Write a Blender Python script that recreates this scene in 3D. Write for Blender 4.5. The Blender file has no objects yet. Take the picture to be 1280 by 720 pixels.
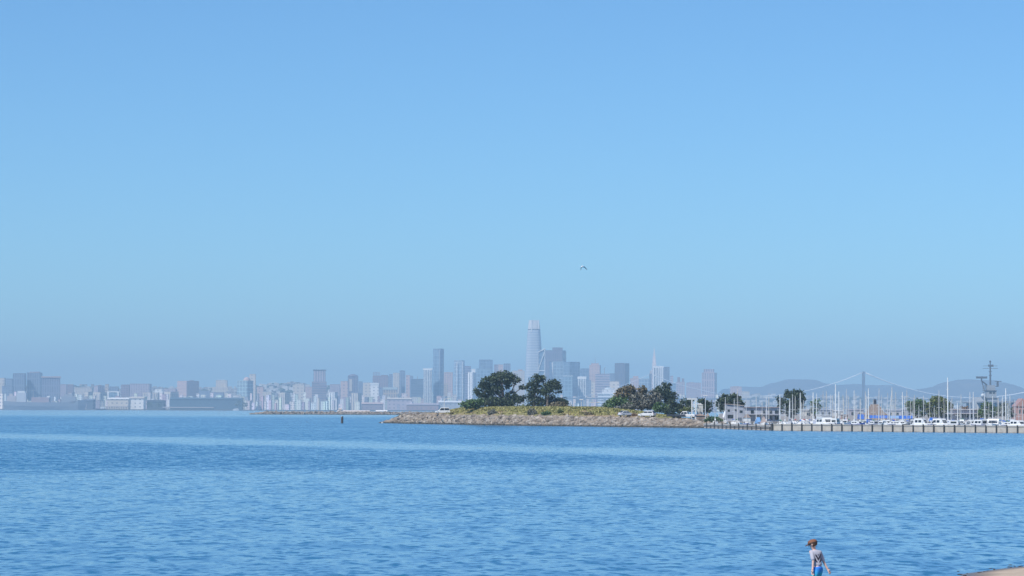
import bpy, bmesh, math, random
from mathutils import Vector, Matrix, noise
random.seed(11)
SC = bpy.context.scene
COL = SC.collection
PI = math.pi
F = 3530.0            # focal length in pixels of the 1280 px wide photograph
CAMZ = 4.2
HOR = 512.5

# ------------------------------------------------------------------ camera
cam = bpy.data.cameras.new('camera'); camo = bpy.data.objects.new('camera', cam); COL.objects.link(camo)
cam.sensor_width = 36.0; cam.lens = 36.0 * F / 1280.0
cam.clip_start = 0.5; cam.clip_end = 60000
pit = math.atan((HOR - 360.0) / F); roll = math.radians(0.2)
fwd = Vector((0, math.cos(pit), math.sin(pit))); up0 = Vector((0, -math.sin(pit), math.cos(pit))); r0 = Vector((1, 0, 0))
rt = r0 * math.cos(roll) + up0 * math.sin(roll); up = up0 * math.cos(roll) - r0 * math.sin(roll)
M = Matrix((rt, up, -fwd)).transposed().to_4x4(); M.translation = (0, 0, CAMZ)
camo.matrix_world = M
SC.camera = camo

def at(px, py, Y):
    """world point seen at photo pixel (px,py) at depth Y"""
    d = rt * ((px - 640) / F) + up * ((360 - py) / F) + fwd
    k = Y / d.y
    return Vector((d.x * k, Y, CAMZ + d.z * k))
def X(px, Y): return at(px, 512, Y).x
def Z(px, py, Y): return at(px, py, Y).z
def S(Y): return Y / F                     # metres per pixel

# ------------------------------------------------------------------ mesh builder
class MB:
    def __init__(s): s.v = []; s.f = []
    def add(s, vs, fs):
        n = len(s.v); s.v += [tuple(v) for v in vs]; s.f += [tuple(i + n for i in f) for f in fs]; return s
    def box(s, x0, x1, y0, y1, z0, z1):
        return s.add([(x0,y0,z0),(x1,y0,z0),(x1,y1,z0),(x0,y1,z0),(x0,y0,z1),(x1,y0,z1),(x1,y1,z1),(x0,y1,z1)],
                     [(3,2,1,0),(4,5,6,7),(0,1,5,4),(1,2,6,5),(2,3,7,6),(3,0,4,7)])
    def prism(s, pts, z0, z1, pts2=None):
        n = len(pts); q = pts2 or pts
        return s.add([(x,y,z0) for x,y in pts] + [(x,y,z1) for x,y in q],
                     [tuple(range(n-1,-1,-1)), tuple(range(n,2*n))] + [(i,(i+1)%n,n+(i+1)%n,n+i) for i in range(n)])
    def loft(s, rings):
        n = len(rings[0]); vs = [p for r in rings for p in r]; fs = []
        for k in range(len(rings)-1):
            for i in range(n):
                j = (i+1) % n
                fs.append((k*n+i, k*n+j, (k+1)*n+j, (k+1)*n+i))
        fs.append(tuple(range(n-1,-1,-1))); fs.append(tuple(range((len(rings)-1)*n, len(rings)*n)))
        return s.add(vs, fs)
    def tube(s, pts, r, n=6):
        pts = [Vector(p) for p in pts]; rr = r if isinstance(r, (list, tuple)) else [r]*len(pts); rings = []
        for i, p in enumerate(pts):
            a = pts[max(i-1,0)]; b = pts[min(i+1,len(pts)-1)]; t = (b-a).normalized()
            u = t.cross(Vector((0,0,1)) if abs(t.z) < .95 else Vector((1,0,0))).normalized(); w = t.cross(u)
            rings.append([tuple(p + (u*math.cos(2*PI*k/n) + w*math.sin(2*PI*k/n))*rr[i]) for k in range(n)])
        return s.loft(rings)
    def cyl(s, x, y, z0, z1, r, n=10, r2=None):
        r2 = r if r2 is None else r2
        return s.prism([(x+r*math.cos(2*PI*k/n), y+r*math.sin(2*PI*k/n)) for k in range(n)], z0, z1,
                       [(x+r2*math.cos(2*PI*k/n), y+r2*math.sin(2*PI*k/n)) for k in range(n)])
    def ico(s, c, r, sub=1, sq=(1,1,1)):
        vs, fs = ICO[sub]
        return s.add([(c[0]+v[0]*r*sq[0], c[1]+v[1]*r*sq[1], c[2]+v[2]*r*sq[2]) for v in vs], fs)
    def build(s, name, mat, parent=None, loc=None, smooth=False, color=None, label=None):
        me = bpy.data.meshes.new(name); me.from_pydata(s.v, [], s.f); me.update()
        if smooth: me.polygons.foreach_set('use_smooth', [True]*len(me.polygons))
        o = bpy.data.objects.new(name, me); COL.objects.link(o)
        if mat: me.materials.append(mat)
        if parent: o.parent = parent
        if loc: o.location = loc
        if color: o.color = (*color, 1)
        if label: o['label'] = label
        return o
ICO = {}
for sub in (1, 2):
    bm = bmesh.new(); bmesh.ops.create_icosphere(bm, subdivisions=sub, radius=1)
    ICO[sub] = ([tuple(v.co) for v in bm.verts], [tuple(v.index for v in f.verts) for f in bm.faces]); bm.free()

def empty(name, loc, rz=0):
    o = bpy.data.objects.new(name, None); COL.objects.link(o); o.location = loc; o.rotation_euler = (0,0,rz); return o
def tag(o, label, cat, group=None, kind=None):
    o['label'] = label; o['category'] = cat
    if group: o['group'] = group
    if kind: o['kind'] = kind
    return o
def structure(o, kind='structure', label=None, cat=None):
    o['kind'] = kind
    if label: o['label'] = label
    if cat: o['category'] = cat
    return o
ORD = ['first','second','third','fourth','fifth','sixth','seventh','eighth','ninth','tenth','eleventh','twelfth','thirteenth','fourteenth','fifteenth','sixteenth','seventeenth','eighteenth','nineteenth','twentieth']

# ------------------------------------------------------------------ materials
class N:
    def __init__(s, mat):
        s.t = mat.node_tree; s.n = s.t.nodes; s.l = s.t.links
        s.b = s.n.get('Principled BSDF')
    def new(s, typ, **kw):
        nd = s.n.new(typ)
        for k, v in kw.items(): setattr(nd, k, v)
        return nd
    def put(s, sock, v):
        if hasattr(v, 'is_linked') or isinstance(v, bpy.types.NodeSocket): s.l.new(v, sock)
        elif isinstance(v, (tuple, list)) and len(v) == 3 and sock.type == 'RGBA': sock.default_value = (*v, 1)
        else: sock.default_value = v
    def m(s, op, a, b=0.0, c=None, clamp=False):
        nd = s.new('ShaderNodeMath', operation=op, use_clamp=clamp); s.put(nd.inputs[0], a); s.put(nd.inputs[1], b)
        if c is not None: s.put(nd.inputs[2], c)
        return nd.outputs[0]
    def mix(s, f, a, b, blend='MIX'):
        nd = s.new('ShaderNodeMix', data_type='RGBA', blend_type=blend)
        s.put(nd.inputs['Factor'], f); s.put(nd.inputs[6], a); s.put(nd.inputs[7], b); return nd.outputs[2]
    def noise(s, vec, scale, detail=3, rough=.55, out='Fac', dim='3D'):
        nd = s.new('ShaderNodeTexNoise', noise_dimensions=dim); nd.inputs['Scale'].default_value = scale; nd.inputs['Detail'].default_value = detail
        nd.inputs['Roughness'].default_value = rough
        if vec is not None: s.l.new(vec, nd.inputs['Vector'])
        return nd.outputs[out]
    def ramp(s, f, stops):
        nd = s.new('ShaderNodeValToRGB'); e = nd.color_ramp.elements
        while len(e) < len(stops): e.new(.5)
        for i, (p, c) in enumerate(stops): e[i].position = p; e[i].color = (*c, 1)
        s.l.new(f, nd.inputs[0]); return nd.outputs[0]
    def sstep(s, v, a, b):
        nd = s.new('ShaderNodeMapRange', interpolation_type='SMOOTHSTEP'); s.put(nd.inputs[0], v); nd.inputs[1].default_value = a; nd.inputs[2].default_value = b
        return nd.outputs[0]
def mat(name):
    m = bpy.data.materials.new(name); m.use_nodes = True; return m, N(m)

def simple(name, col, rough=.6, var=.25, scale=3.0, metal=0, objcol=False):
    m, n = mat(name); b = n.b
    tc = n.new('ShaderNodeTexCoord'); f = n.noise(tc.outputs['Object'], scale, 4)
    k = n.m('MULTIPLY_ADD', f, var*2, 1-var)
    c = n.new('ShaderNodeObjectInfo').outputs['Color'] if objcol else (*col, 1)
    v = n.new('ShaderNodeCombineColor'); [n.l.new(k, v.inputs[i]) for i in range(3)]
    n.put(b.inputs['Base Color'], n.mix(1.0, c, v.outputs[0], 'MULTIPLY'))
    b.inputs['Roughness'].default_value = rough; b.inputs['Metallic'].default_value = metal
    return m

def facade(name, H, B, wf, wb, win=(.05,.08,.13), win2=(.16,.22,.30), rough_win=.18, band=None):
    m, n = mat(name); b = n.b
    tc = n.new('ShaderNodeTexCoord'); P = n.new('ShaderNodeSeparateXYZ'); n.l.new(tc.outputs['Object'], P.inputs[0])
    Q = n.new('ShaderNodeSeparateXYZ'); n.l.new(tc.outputs['Normal'], Q.inputs[0])
    u = n.m('SUBTRACT', n.m('MULTIPLY', P.outputs[1], Q.outputs[0]), n.m('MULTIPLY', P.outputs[0], Q.outputs[1]))
    z = n.m('DIVIDE', P.outputs[2], H); uu = n.m('DIVIDE', u, B)
    mz = n.m('GREATER_THAN', n.m('FRACT', z), 1-wf); mu = n.m('GREATER_THAN', n.m('FRACT', uu), 1-wb)
    side = n.m('LESS_THAN', n.m('ABSOLUTE', Q.outputs[2]), .5)
    k = n.m('MULTIPLY', n.m('MULTIPLY', mz, mu), side)
    cv = n.new('ShaderNodeCombineXYZ'); n.l.new(n.m('FLOOR', z), cv.inputs[0]); n.l.new(n.m('FLOOR', uu), cv.inputs[1])
    wn = n.new('ShaderNodeTexWhiteNoise', noise_dimensions='2D'); n.l.new(cv.outputs[0], wn.inputs['Vector'])
    wc = n.mix(n.m('POWER', wn.outputs['Value'], 2.0), win, win2)
    ns = n.noise(tc.outputs['Object'], .035, 4)
    kk = n.m('MULTIPLY_ADD', ns, .5, .95); v = n.new('ShaderNodeCombineColor'); [n.l.new(kk, v.inputs[i]) for i in range(3)]
    wall = n.mix(1.0, n.new('ShaderNodeObjectInfo').outputs['Color'], v.outputs[0], 'MULTIPLY')
    n.put(b.inputs['Base Color'], n.mix(n.m('MULTIPLY', k, .72), wall, wc))
    n.put(b.inputs['Roughness'], n.m('MULTIPLY_ADD', k, rough_win-.8, .8))
    return m
FAC = {
 'grid':  facade('grid_window_facade', 7.2, 8.5, .5, .55),
 'fine':  facade('fine_window_facade', 5.0, 5.5, .5, .5),
 'bands': facade('ribbon_window_facade', 8.5, 1e5, .5, 1.0),
 'fins':  facade('vertical_fin_facade', 1e5, 9.0, 1.0, .5),
 'glass': facade('glass_curtain_facade', 12.0, 11.0, .84, .84, (.07,.13,.21), (.16,.26,.36), .2),
 'ribs':  facade('ribbed_facade', 26.0, 8.0, .85, .5, (.06,.09,.15), (.12,.17,.25)),
 'plain': facade('plain_block_facade', 11.0, 14.0, .3, .35),
}
TRIM = simple('roof_and_trim', (.5,.5,.5), .7, .2, .05, objcol=True)
M_ = {}
M_['rock'] = None

def rock_mat():
    m, n = mat('riprap_rock'); b = n.b
    g = n.new('ShaderNodeNewGeometry'); tc = n.new('ShaderNodeTexCoord')
    c = n.ramp(g.outputs['Random Per Island'], [(0,(.08,.065,.05)),(.25,(.19,.155,.125)),(.5,(.32,.255,.19)),(.75,(.25,.225,.20)),(1,(.47,.41,.34))])
    f = n.noise(tc.outputs['Object'], 2.0, 4)
    zz = n.new('ShaderNodeSeparateXYZ'); n.l.new(tc.outputs['Object'], zz.inputs[0])
    wet = n.sstep(zz.outputs[2], .15, .6)      # weed and wet below the tide line
    c = n.mix(n.m('MULTIPLY', f, .5), c, (.2,.17,.14)); c = n.mix(wet, (.05,.05,.04), c)
    n.put(b.inputs['Base Color'], c); b.inputs['Roughness'].default_value = .85
    return m
def leaf_mat(name, dark, mid, light):
    m, n = mat(name); b = n.b
    g = n.new('ShaderNodeNewGeometry'); tc = n.new('ShaderNodeTexCoord')
    f = n.noise(tc.outputs['Object'], .45, 3)
    t = n.m('ADD', n.m('MULTIPLY', g.outputs['Random Per Island'], .55), n.m('MULTIPLY', f, .5))
    n.put(b.inputs['Base Color'], n.ramp(t, [(.15,dark),(.5,mid),(.9,light)]))
    b.inputs['Roughness'].default_value = .65
    return m
MROCK = rock_mat()
LEAF = {
 'pine':  leaf_mat('dark_pine_needles', (.017,.031,.018), (.034,.058,.029), (.08,.11,.045)),
 'olive': leaf_mat('olive_brown_leaves', (.08,.075,.04), (.15,.125,.065), (.24,.18,.10)),
 'grey':  leaf_mat('grey_green_leaves', (.075,.08,.065), (.14,.14,.11), (.21,.20,.165)),
 'green': leaf_mat('green_leaves', (.035,.075,.022), (.06,.12,.032), (.12,.18,.055)),
 'lime':  leaf_mat('yellow_green_leaves', (.06,.09,.02), (.12,.15,.035), (.22,.22,.06)),
 'brown': leaf_mat('dry_brown_leaves', (.10,.06,.035), (.17,.10,.05), (.22,.14,.08)),
 'grass': leaf_mat('dry_meadow_grass', (.18,.175,.05), (.27,.255,.08), (.36,.32,.12)),
}
BARK = simple('grey_bark', (.16,.125,.10), .9, .35, 1.5)
CONC = simple('weathered_concrete', (.40,.36,.31), .85, .25, .35)
PILE = simple('tarred_pile', (.07,.065,.06), .8, .3, 1.0)
WOOD = simple('grey_dock_timber', (.16,.135,.115), .85, .3, 1.0)
WHITE = simple('white_paint', (.66,.66,.65), .4, .06, 1.0)
GEL = simple('white_gelcoat', (.72,.72,.71), .25, .06, .6)
ALU = simple('mast_aluminium', (.62,.62,.60), .4, .1, .4)
SPAR = simple('painted_spar', (.6,.6,.6), .4, .1, .4, objcol=True)
PAINT = simple('coloured_paint', (.5,.5,.5), .4, .12, .6, objcol=True)
CANVAS = simple('boat_canvas', (.5,.5,.5), .85, .15, .8, objcol=True)
GLASS = simple('dark_window_glass', (.025,.032,.04), .12, .1, 1.0)
RUBBER = simple('tyre_rubber', (.02,.02,.02), .8, .1, 4)
STEEL = simple('haze_grey_steel', (.24,.26,.28), .6, .2, .05, objcol=True)
WIRE = simple('rigging_wire', (.35,.35,.36), .4, .1, 1)

# ------------------------------------------------------------------ light, sky
SUN_EL = math.radians(50); SUN_AZ = math.radians(-136)
sd = Vector((math.sin(SUN_AZ)*math.cos(SUN_EL), math.cos(SUN_AZ)*math.cos(SUN_EL), math.sin(SUN_EL)))
sun = bpy.data.lights.new('sun', 'SUN'); sun.energy = 5.0; sun.angle = math.radians(.53); sun.color = (1, .96, .90)
so = bpy.data.objects.new('sun', sun); COL.objects.link(so); so.rotation_euler = sd.to_track_quat('Z', 'Y').to_euler(); so.location = (-40, -40, 80)
w = bpy.data.worlds.new('World'); SC.world = w; w.use_nodes = True
nt = w.node_tree; bg = nt.nodes['Background']
sky = nt.nodes.new('ShaderNodeTexSky'); sky.sky_type = 'NISHITA'; sky.sun_disc = False
sky.sun_elevation = SUN_EL; sky.sun_rotation = SUN_AZ; sky.altitude = 900; sky.air_density = 1.0; sky.dust_density = .1; sky.ozone_density = 2.2
tint = nt.nodes.new('ShaderNodeMix'); tint.data_type = 'RGBA'; tint.blend_type = 'MULTIPLY'; tint.inputs['Factor'].default_value = 1.0
nt.links.new(sky.outputs[0], tint.inputs[6]); tint.inputs[7].default_value = (.56, .93, 1.24, 1)      # clear maritime air: bluer than the model's default
nt.links.new(tint.outputs[2], bg.inputs['Color']); bg.inputs['Strength'].default_value = .1
SC.view_settings.view_transform = 'Standard'; SC.view_settings.look = 'None'; SC.view_settings.exposure = 0.09; SC.view_settings.gamma = 1.0
SC.view_settings.use_curve_mapping = False
cy = SC.cycles
cy.max_bounces = 6; cy.volume_bounces = 0; cy.transparent_max_bounces = 8; cy.caustics_reflective = False; cy.caustics_refractive = False
try:
    cy.use_denoising = True; cy.denoiser = 'OPENIMAGEDENOISE'; cy.denoising_prefilter = 'ACCURATE'
except Exception: pass

# ------------------------------------------------------------------ haze
hz = MB().box(-7500, 7500, -150, 24000, -4, 372).build('haze', None)
mh = bpy.data.materials.new('haze_air'); mh.use_nodes = True; hn = mh.node_tree
for nd in list(hn.nodes):
    if nd.type != 'OUTPUT_MATERIAL': hn.nodes.remove(nd)
pv = hn.nodes.new('ShaderNodeVolumePrincipled'); pv.inputs['Color'].default_value = (.485,.745,1.0,1); pv.inputs['Density'].default_value = 1.06e-4
pv.inputs['Anisotropy'].default_value = -.15
hn.links.new(pv.outputs[0], hn.nodes['Material Output'].inputs['Volume'])
mh.cycles.homogeneous_volume = True
hz.data.materials.append(mh); hz['kind'] = 'stuff'; hz['label'] = 'pale blue haze over the bay'; hz['category'] = 'haze'

# ------------------------------------------------------------------ water
def water_mat():
    m, n = mat('bay_water'); b = n.b
    g = n.new('ShaderNodeNewGeometry'); P = n.new('ShaderNodeSeparateXYZ'); n.l.new(g.outputs['Position'], P.inputs[0])
    px, py = P.outputs[0], P.outputs[1]
    # wind on the water: slicks and ruffled patches
    mp = n.new('ShaderNodeMapping'); n.l.new(g.outputs['Position'], mp.inputs[0]); mp.inputs['Scale'].default_value = (.05,.02,.0)
    wob = n.m('MULTIPLY_ADD', n.noise(mp.outputs[0], 1.0, 6, .72), 70, -35)
    q = n.m('ADD', n.m('ADD', n.m('MULTIPLY', px, 1.6), py), wob)
    y2 = n.m('ADD', py, n.m('MULTIPLY', wob, .8))
    xp = n.m('MAXIMUM', px, 0.0)
    low = n.m('SUBTRACT', n.m('SUBTRACT', y2, n.m('MULTIPLY', px, .3)), n.m('MULTIPLY', xp, 1.9))
    slick = n.m('MULTIPLY', n.sstep(q, 262, 292), n.m('SUBTRACT', 1.0, n.sstep(q, 318, 356)))
    ruff = n.m('MULTIPLY', n.sstep(low, 188, 222), n.m('SUBTRACT', 1.0, slick))
    far = n.m('SUBTRACT', 1.0, n.sstep(y2, 1150, 1900))
    right = n.m('SUBTRACT', 1.0, n.m('MULTIPLY', n.sstep(px, 15, 60), .35))
    ruff = n.m('MULTIPLY', n.m('MULTIPLY', ruff, far), right)
    mp2 = n.new('ShaderNodeMapping'); n.l.new(g.outputs['Position'], mp2.inputs[0]); mp2.inputs['Scale'].default_value = (.035,.012,.0)
    gust = n.m('MULTIPLY_ADD', n.noise(mp2.outputs[0], 1.0, 5, .6), 1.1, .45)
    base = n.m('ADD', .10, n.m('MULTIPLY', n.m('SUBTRACT', 1.0, n.sstep(py, 190, 300)), .065))
    amp = n.m('MULTIPLY', n.m('ADD', base, n.m('MULTIPLY', ruff, .30)), gust)
    # slopes of the wavelets
    def slopes(scale, sx, sy, detail):
        mm = n.new('ShaderNodeMapping'); n.l.new(g.outputs['Position'], mm.inputs[0]); mm.inputs['Scale'].default_value = (sx, sy, 0); mm.inputs['Rotation'].default_value = (0,0,.25)
        c = n.noise(mm.outputs[0], scale, detail, .6, 'Color'); s_ = n.new('ShaderNodeSeparateColor'); n.l.new(c, s_.inputs[0])
        return n.m('SUBTRACT', s_.outputs[0], .5), n.m('SUBTRACT', s_.outputs[1], .5)
    a1, b1 = slopes(1.0, 1.6, .8, 3); a2, b2 = slopes(1.0, .5, .22, 2)
    nx = n.m('ADD', n.m('MULTIPLY', a1, 1.6), n.m('MULTIPLY', a2, .9)); ny = n.m('MULTIPLY', n.m('ADD', n.m('ADD', n.m('MULTIPLY', n.m('MULTIPLY', b1, b1), 26.0), n.m('ABSOLUTE', n.m('MULTIPLY', b2, 1.2))), .035), -1.0)   # only the wavelet faces turned to the shore show at this low angle
    cv = n.new('ShaderNodeCombineXYZ'); n.l.new(n.m('MULTIPLY', nx, amp), cv.inputs[0]); n.l.new(n.m('MULTIPLY', ny, amp), cv.inputs[1]); cv.inputs[2].default_value = 1
    nm = n.new('ShaderNodeVectorMath', operation='NORMALIZE'); n.l.new(cv.outputs[0], nm.inputs[0])
    n.l.new(nm.outputs[0], b.inputs['Normal'])
    b.inputs['Base Color'].default_value = (.024,.135,.26,1); b.inputs['IOR'].default_value = 1.33; b.inputs['Roughness'].default_value = .06
    return m
wm = MB()
ys = [-120, 20, 60, 120, 240, 480, 960, 2000, 4000, 8000, 23500]
for i in range(len(ys)-1):
    for k in range(4): wm.add([(-7000+3500*k, ys[i], 0), (-3500+3500*k, ys[i], 0), (-3500+3500*k, ys[i+1], 0), (-7000+3500*k, ys[i+1], 0)], [(0,1,2,3)])
structure(wm.build('water', water_mat()), label='calm blue bay water with wind slicks', cat='water')
bed = MB(); bed.add([(-7000,-120,-2.5),(7000,-120,-2.5),(7000,23500,-2.5),(-7000,23500,-2.5)], [(0,1,2,3)])
structure(bed.build('ground', simple('bay_mud', (.12,.11,.09), .9)), label='mud bed of the bay', cat='ground')

# ------------------------------------------------------------------ beach in the corner
def sand_mat():
    m, n = mat('beach_sand'); b = n.b
    tc = n.new('ShaderNodeTexCoord'); P = n.new('ShaderNodeSeparateXYZ'); n.l.new(tc.outputs['Object'], P.inputs[0])
    f = n.noise(tc.outputs['Object'], 1.3, 6, .65); f2 = n.noise(tc.outputs['Object'], 14, 3, .7)
    c = n.ramp(f, [(.3,(.38,.30,.225)),(.7,(.56,.455,.35))]); c = n.mix(n.m('MULTIPLY', f2, .35), c, (.22,.16,.11))
    wet = n.sstep(n.m('ADD', P.outputs[2], n.m('MULTIPLY', f, .05)), .03, .14)
    n.put(b.inputs['Base Color'], n.mix(wet, (.12,.09,.065), c)); n.put(b.inputs['Roughness'], n.m('MULTIPLY_ADD', wet, .6, .3))
    bp = n.new('ShaderNodeBump'); bp.inputs['Strength'].default_value = .5; bp.inputs['Distance'].default_value = .04; n.l.new(f2, bp.inputs['Height']); n.l.new(bp.outputs[0], b.inputs['Normal'])
    return m
p1 = at(1280, 707, 77); p2 = at(1195, 720, 71.5)
A = Vector((14.25, 77.3)); B = Vector((7.35, 63.2)); dr = (A-B).normalized(); nn = Vector((dr.y, -dr.x))     # nn points up the beach
mb = MB(); nu, nv = 150, 70; vs = []
for j in range(nv+1):
    t = -4 + 64*(j/nv)**2.2
    for i in range(nu+1):
        s = -140 + 260*i/nu
        p = B + dr*s + nn*t
        wv = noise.noise(Vector((s*.13, 3.1, 0)))*1.3 + noise.noise(Vector((s*.5, 7.7, 0)))*.35
        z = .085*(t - wv) + .04*noise.noise(Vector((p.x*.6, p.y*.6, 2)))*(1 if t > 0 else .3)
        vs.append((p.x, p.y, min(z, 2.6)))
mb.add(vs, [(j*(nu+1)+i, (j+1)*(nu+1)+i, (j+1)*(nu+1)+i+1, j*(nu+1)+i+1) for j in range(nv) for i in range(nu)])
structure(mb.build('beach', sand_mat(), smooth=True), label='tan sand beach at the water edge', cat='beach')
wr = MB()
for i in range(150):
    s = random.uniform(-6, 34); t = random.gauss(.15, .3); wv = noise.noise(Vector((s*.13, 3.1, 0)))*1.3 + noise.noise(Vector((s*.5, 7.7, 0)))*.35
    p = B + dr*s + nn*(t+wv); r = random.uniform(.01, .028)
    wr.ico((p.x, p.y, max(.085*t, 0)+r*.3), r, 1, (random.uniform(1,3.5), random.uniform(1,2.5), .6))
structure(wr.build('seaweed_wrack', simple('dark_wrack', (.05,.035,.025), .9)), 'stuff', 'line of dark seaweed bits along the water edge', 'seaweed')

# ------------------------------------------------------------------ land across the bay
LZ = 2.6
def landpoly(name, pts, z0, z1, m):
    return MB().prism(pts, z0, z1).build(name, m)
shore = simple('far_shore_ground', (.17,.16,.14), .9, .3, .01)
front = [(-90, 7990), (120, 8020), (320, 8150), (600, 8700), (1000, 8900), (1340, 9000)]
lp = [(X(a, y), y) for a, y in front]; lp += [(lp[-1][0]*1.35, 12400), (lp[0][0]*1.5, 12400)]
structure(landpoly('land', lp, -2, LZ, shore), label='low far shore of the city across the bay', cat='land')

hillm, hnn = mat('hill_scrub')
_tc = hnn.new('ShaderNodeTexCoord'); _f = hnn.noise(_tc.outputs['Object'], .004, 6, .6)
hnn.put(hnn.b.inputs['Base Color'], hnn.ramp(_f, [(.3,(.04,.04,.05)),(.55,(.075,.07,.07)),(.75,(.14,.12,.11))])); hnn.b.inputs['Roughness'].default_value = .9
def ridge(name, label, pts, Y, depth, seed):
    pts = sorted(pts); n = 110; x0, x1 = pts[0][0], pts[-1][0]; vs = []; m = 12; crest = []
    def yy(px):
        for (a, ya), (b, yb) in zip(pts, pts[1:]):
            if a <= px <= b:
                t = (px-a)/(b-a); t = t*t*(3-2*t); return ya+(yb-ya)*t
        return pts[-1][1]
    for i in range(n+1):
        px = x0+(x1-x0)*i/n; zc = max(Z(px, yy(px), Y), LZ+1); crest.append((px, zc))
        for j in range(m+1):
            t = j/m*2-1; y = Y + t*depth; x = X(px, Y)
            h = zc*math.cos(t*PI/2)**1.2
            rg = noise.fractal(Vector((x*.0035+seed, y*.0022, 1)), 1, 2, 4)
            h += rg*zc*.11*(1-abs(t))**.5*(0.0 if abs(t) < .01 else 1)
            vs.append((x, y, max(h, 0)-1))
    o = MB().add(vs, [(i*(m+1)+j, (i+1)*(m+1)+j, (i+1)*(m+1)+j+1, i*(m+1)+j+1) for i in range(n) for j in range(m)]).build(name, hillm, smooth=True)
    structure(o, label=label, cat='hills'); return yy
ridge('hills', 'hazy blue mountain ridge behind the marina', [(905,486),(925,483),(950,483.5),(966,478.5),(985,474),(1010,474),(1030,479),(1050,481),(1066,480),(1090,481.5),(1112,481),(1140,487),(1165,491),(1190,496)], 17000, 1500, 1)
ridge('hills', 'rounded blue headland at the right behind the mast of the grey ship', [(1095,500),(1130,489),(1150,486),(1166,483.5),(1184,477),(1200,474.3),(1216,474),(1230,475),(1244,475),(1256,478),(1270,485),(1290,489),(1320,495)], 15500, 1300, 5)
yh = ridge('hills', 'low city hill at the left behind the waterfront towers', [(-90,484),(0,486),(70,484),(110,484),(180,487),(250,487.5),(300,487),(345,481.5),(372,481),(395,485),(430,484),(470,489),(520,495),(600,502),(700,505)], 11400, 900, 9)
yh2 = ridge('hills', 'low hazy city slope behind the marina masts', [(690,505),(760,500),(860,499),(900,497),(960,496),(1040,498),(1120,500),(1200,502),(1320,505)], 11300, 800, 13)
# specks of houses all over those slopes
hh = MB()
for k in range(2600):
    px = random.uniform(-30, 1300); left = px < 600; g = yh if left else yh2
    if 500 < px < 760 and random.random() < .6: continue
    t = random.uniform(.02, .9) if left else random.uniform(.0, .97)
    Yc = 11400 if left else 11300; dp = 900 if left else 800; y = Yc - dp*t
    zc = Z(px, g(px), Yc); z = zc*math.cos(t*PI/2)**1.2 - 2
    w_ = random.uniform(7, 20); h_ = random.uniform(7, 16); x = X(px, Yc)
    hh.box(x-w_/2, x+w_/2, y-5, y+5, max(z-8, 0), z+h_)
mhh, n_ = mat('pale_house_walls'); g_ = n_.new('ShaderNodeNewGeometry')
n_.put(n_.b.inputs['Base Color'], n_.ramp(g_.outputs['Random Per Island'], [(0,(.2,.2,.22)),(.35,(.42,.38,.35)),(.7,(.6,.56,.5)),(1,(.75,.73,.7))])); n_.b.inputs['Roughness'].default_value = .8
structure(hh.build('hillside_houses', mhh), 'stuff', 'mass of tiny pale houses covering the far hillsides', 'houses')
# dark trees between them
ht = MB()
for k in range(900):
    px = random.uniform(-30, 1290); left = px < 640; g = yh if left else yh2; t = random.uniform(0, .85)
    Yc = 11400 if left else 11300; dp = 900 if left else 800; zc = Z(px, g(px), Yc); z = zc*math.cos(t*PI/2)**1.2; r = random.uniform(6, 15)
    ht.ico((X(px, Yc), Yc-dp*t-12, z), r, 1, (1.5,1,.75))
structure(ht.build('hillside_trees', LEAF['pine']), 'stuff', 'dark tree clumps between houses on the far hillsides', 'trees')

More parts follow.
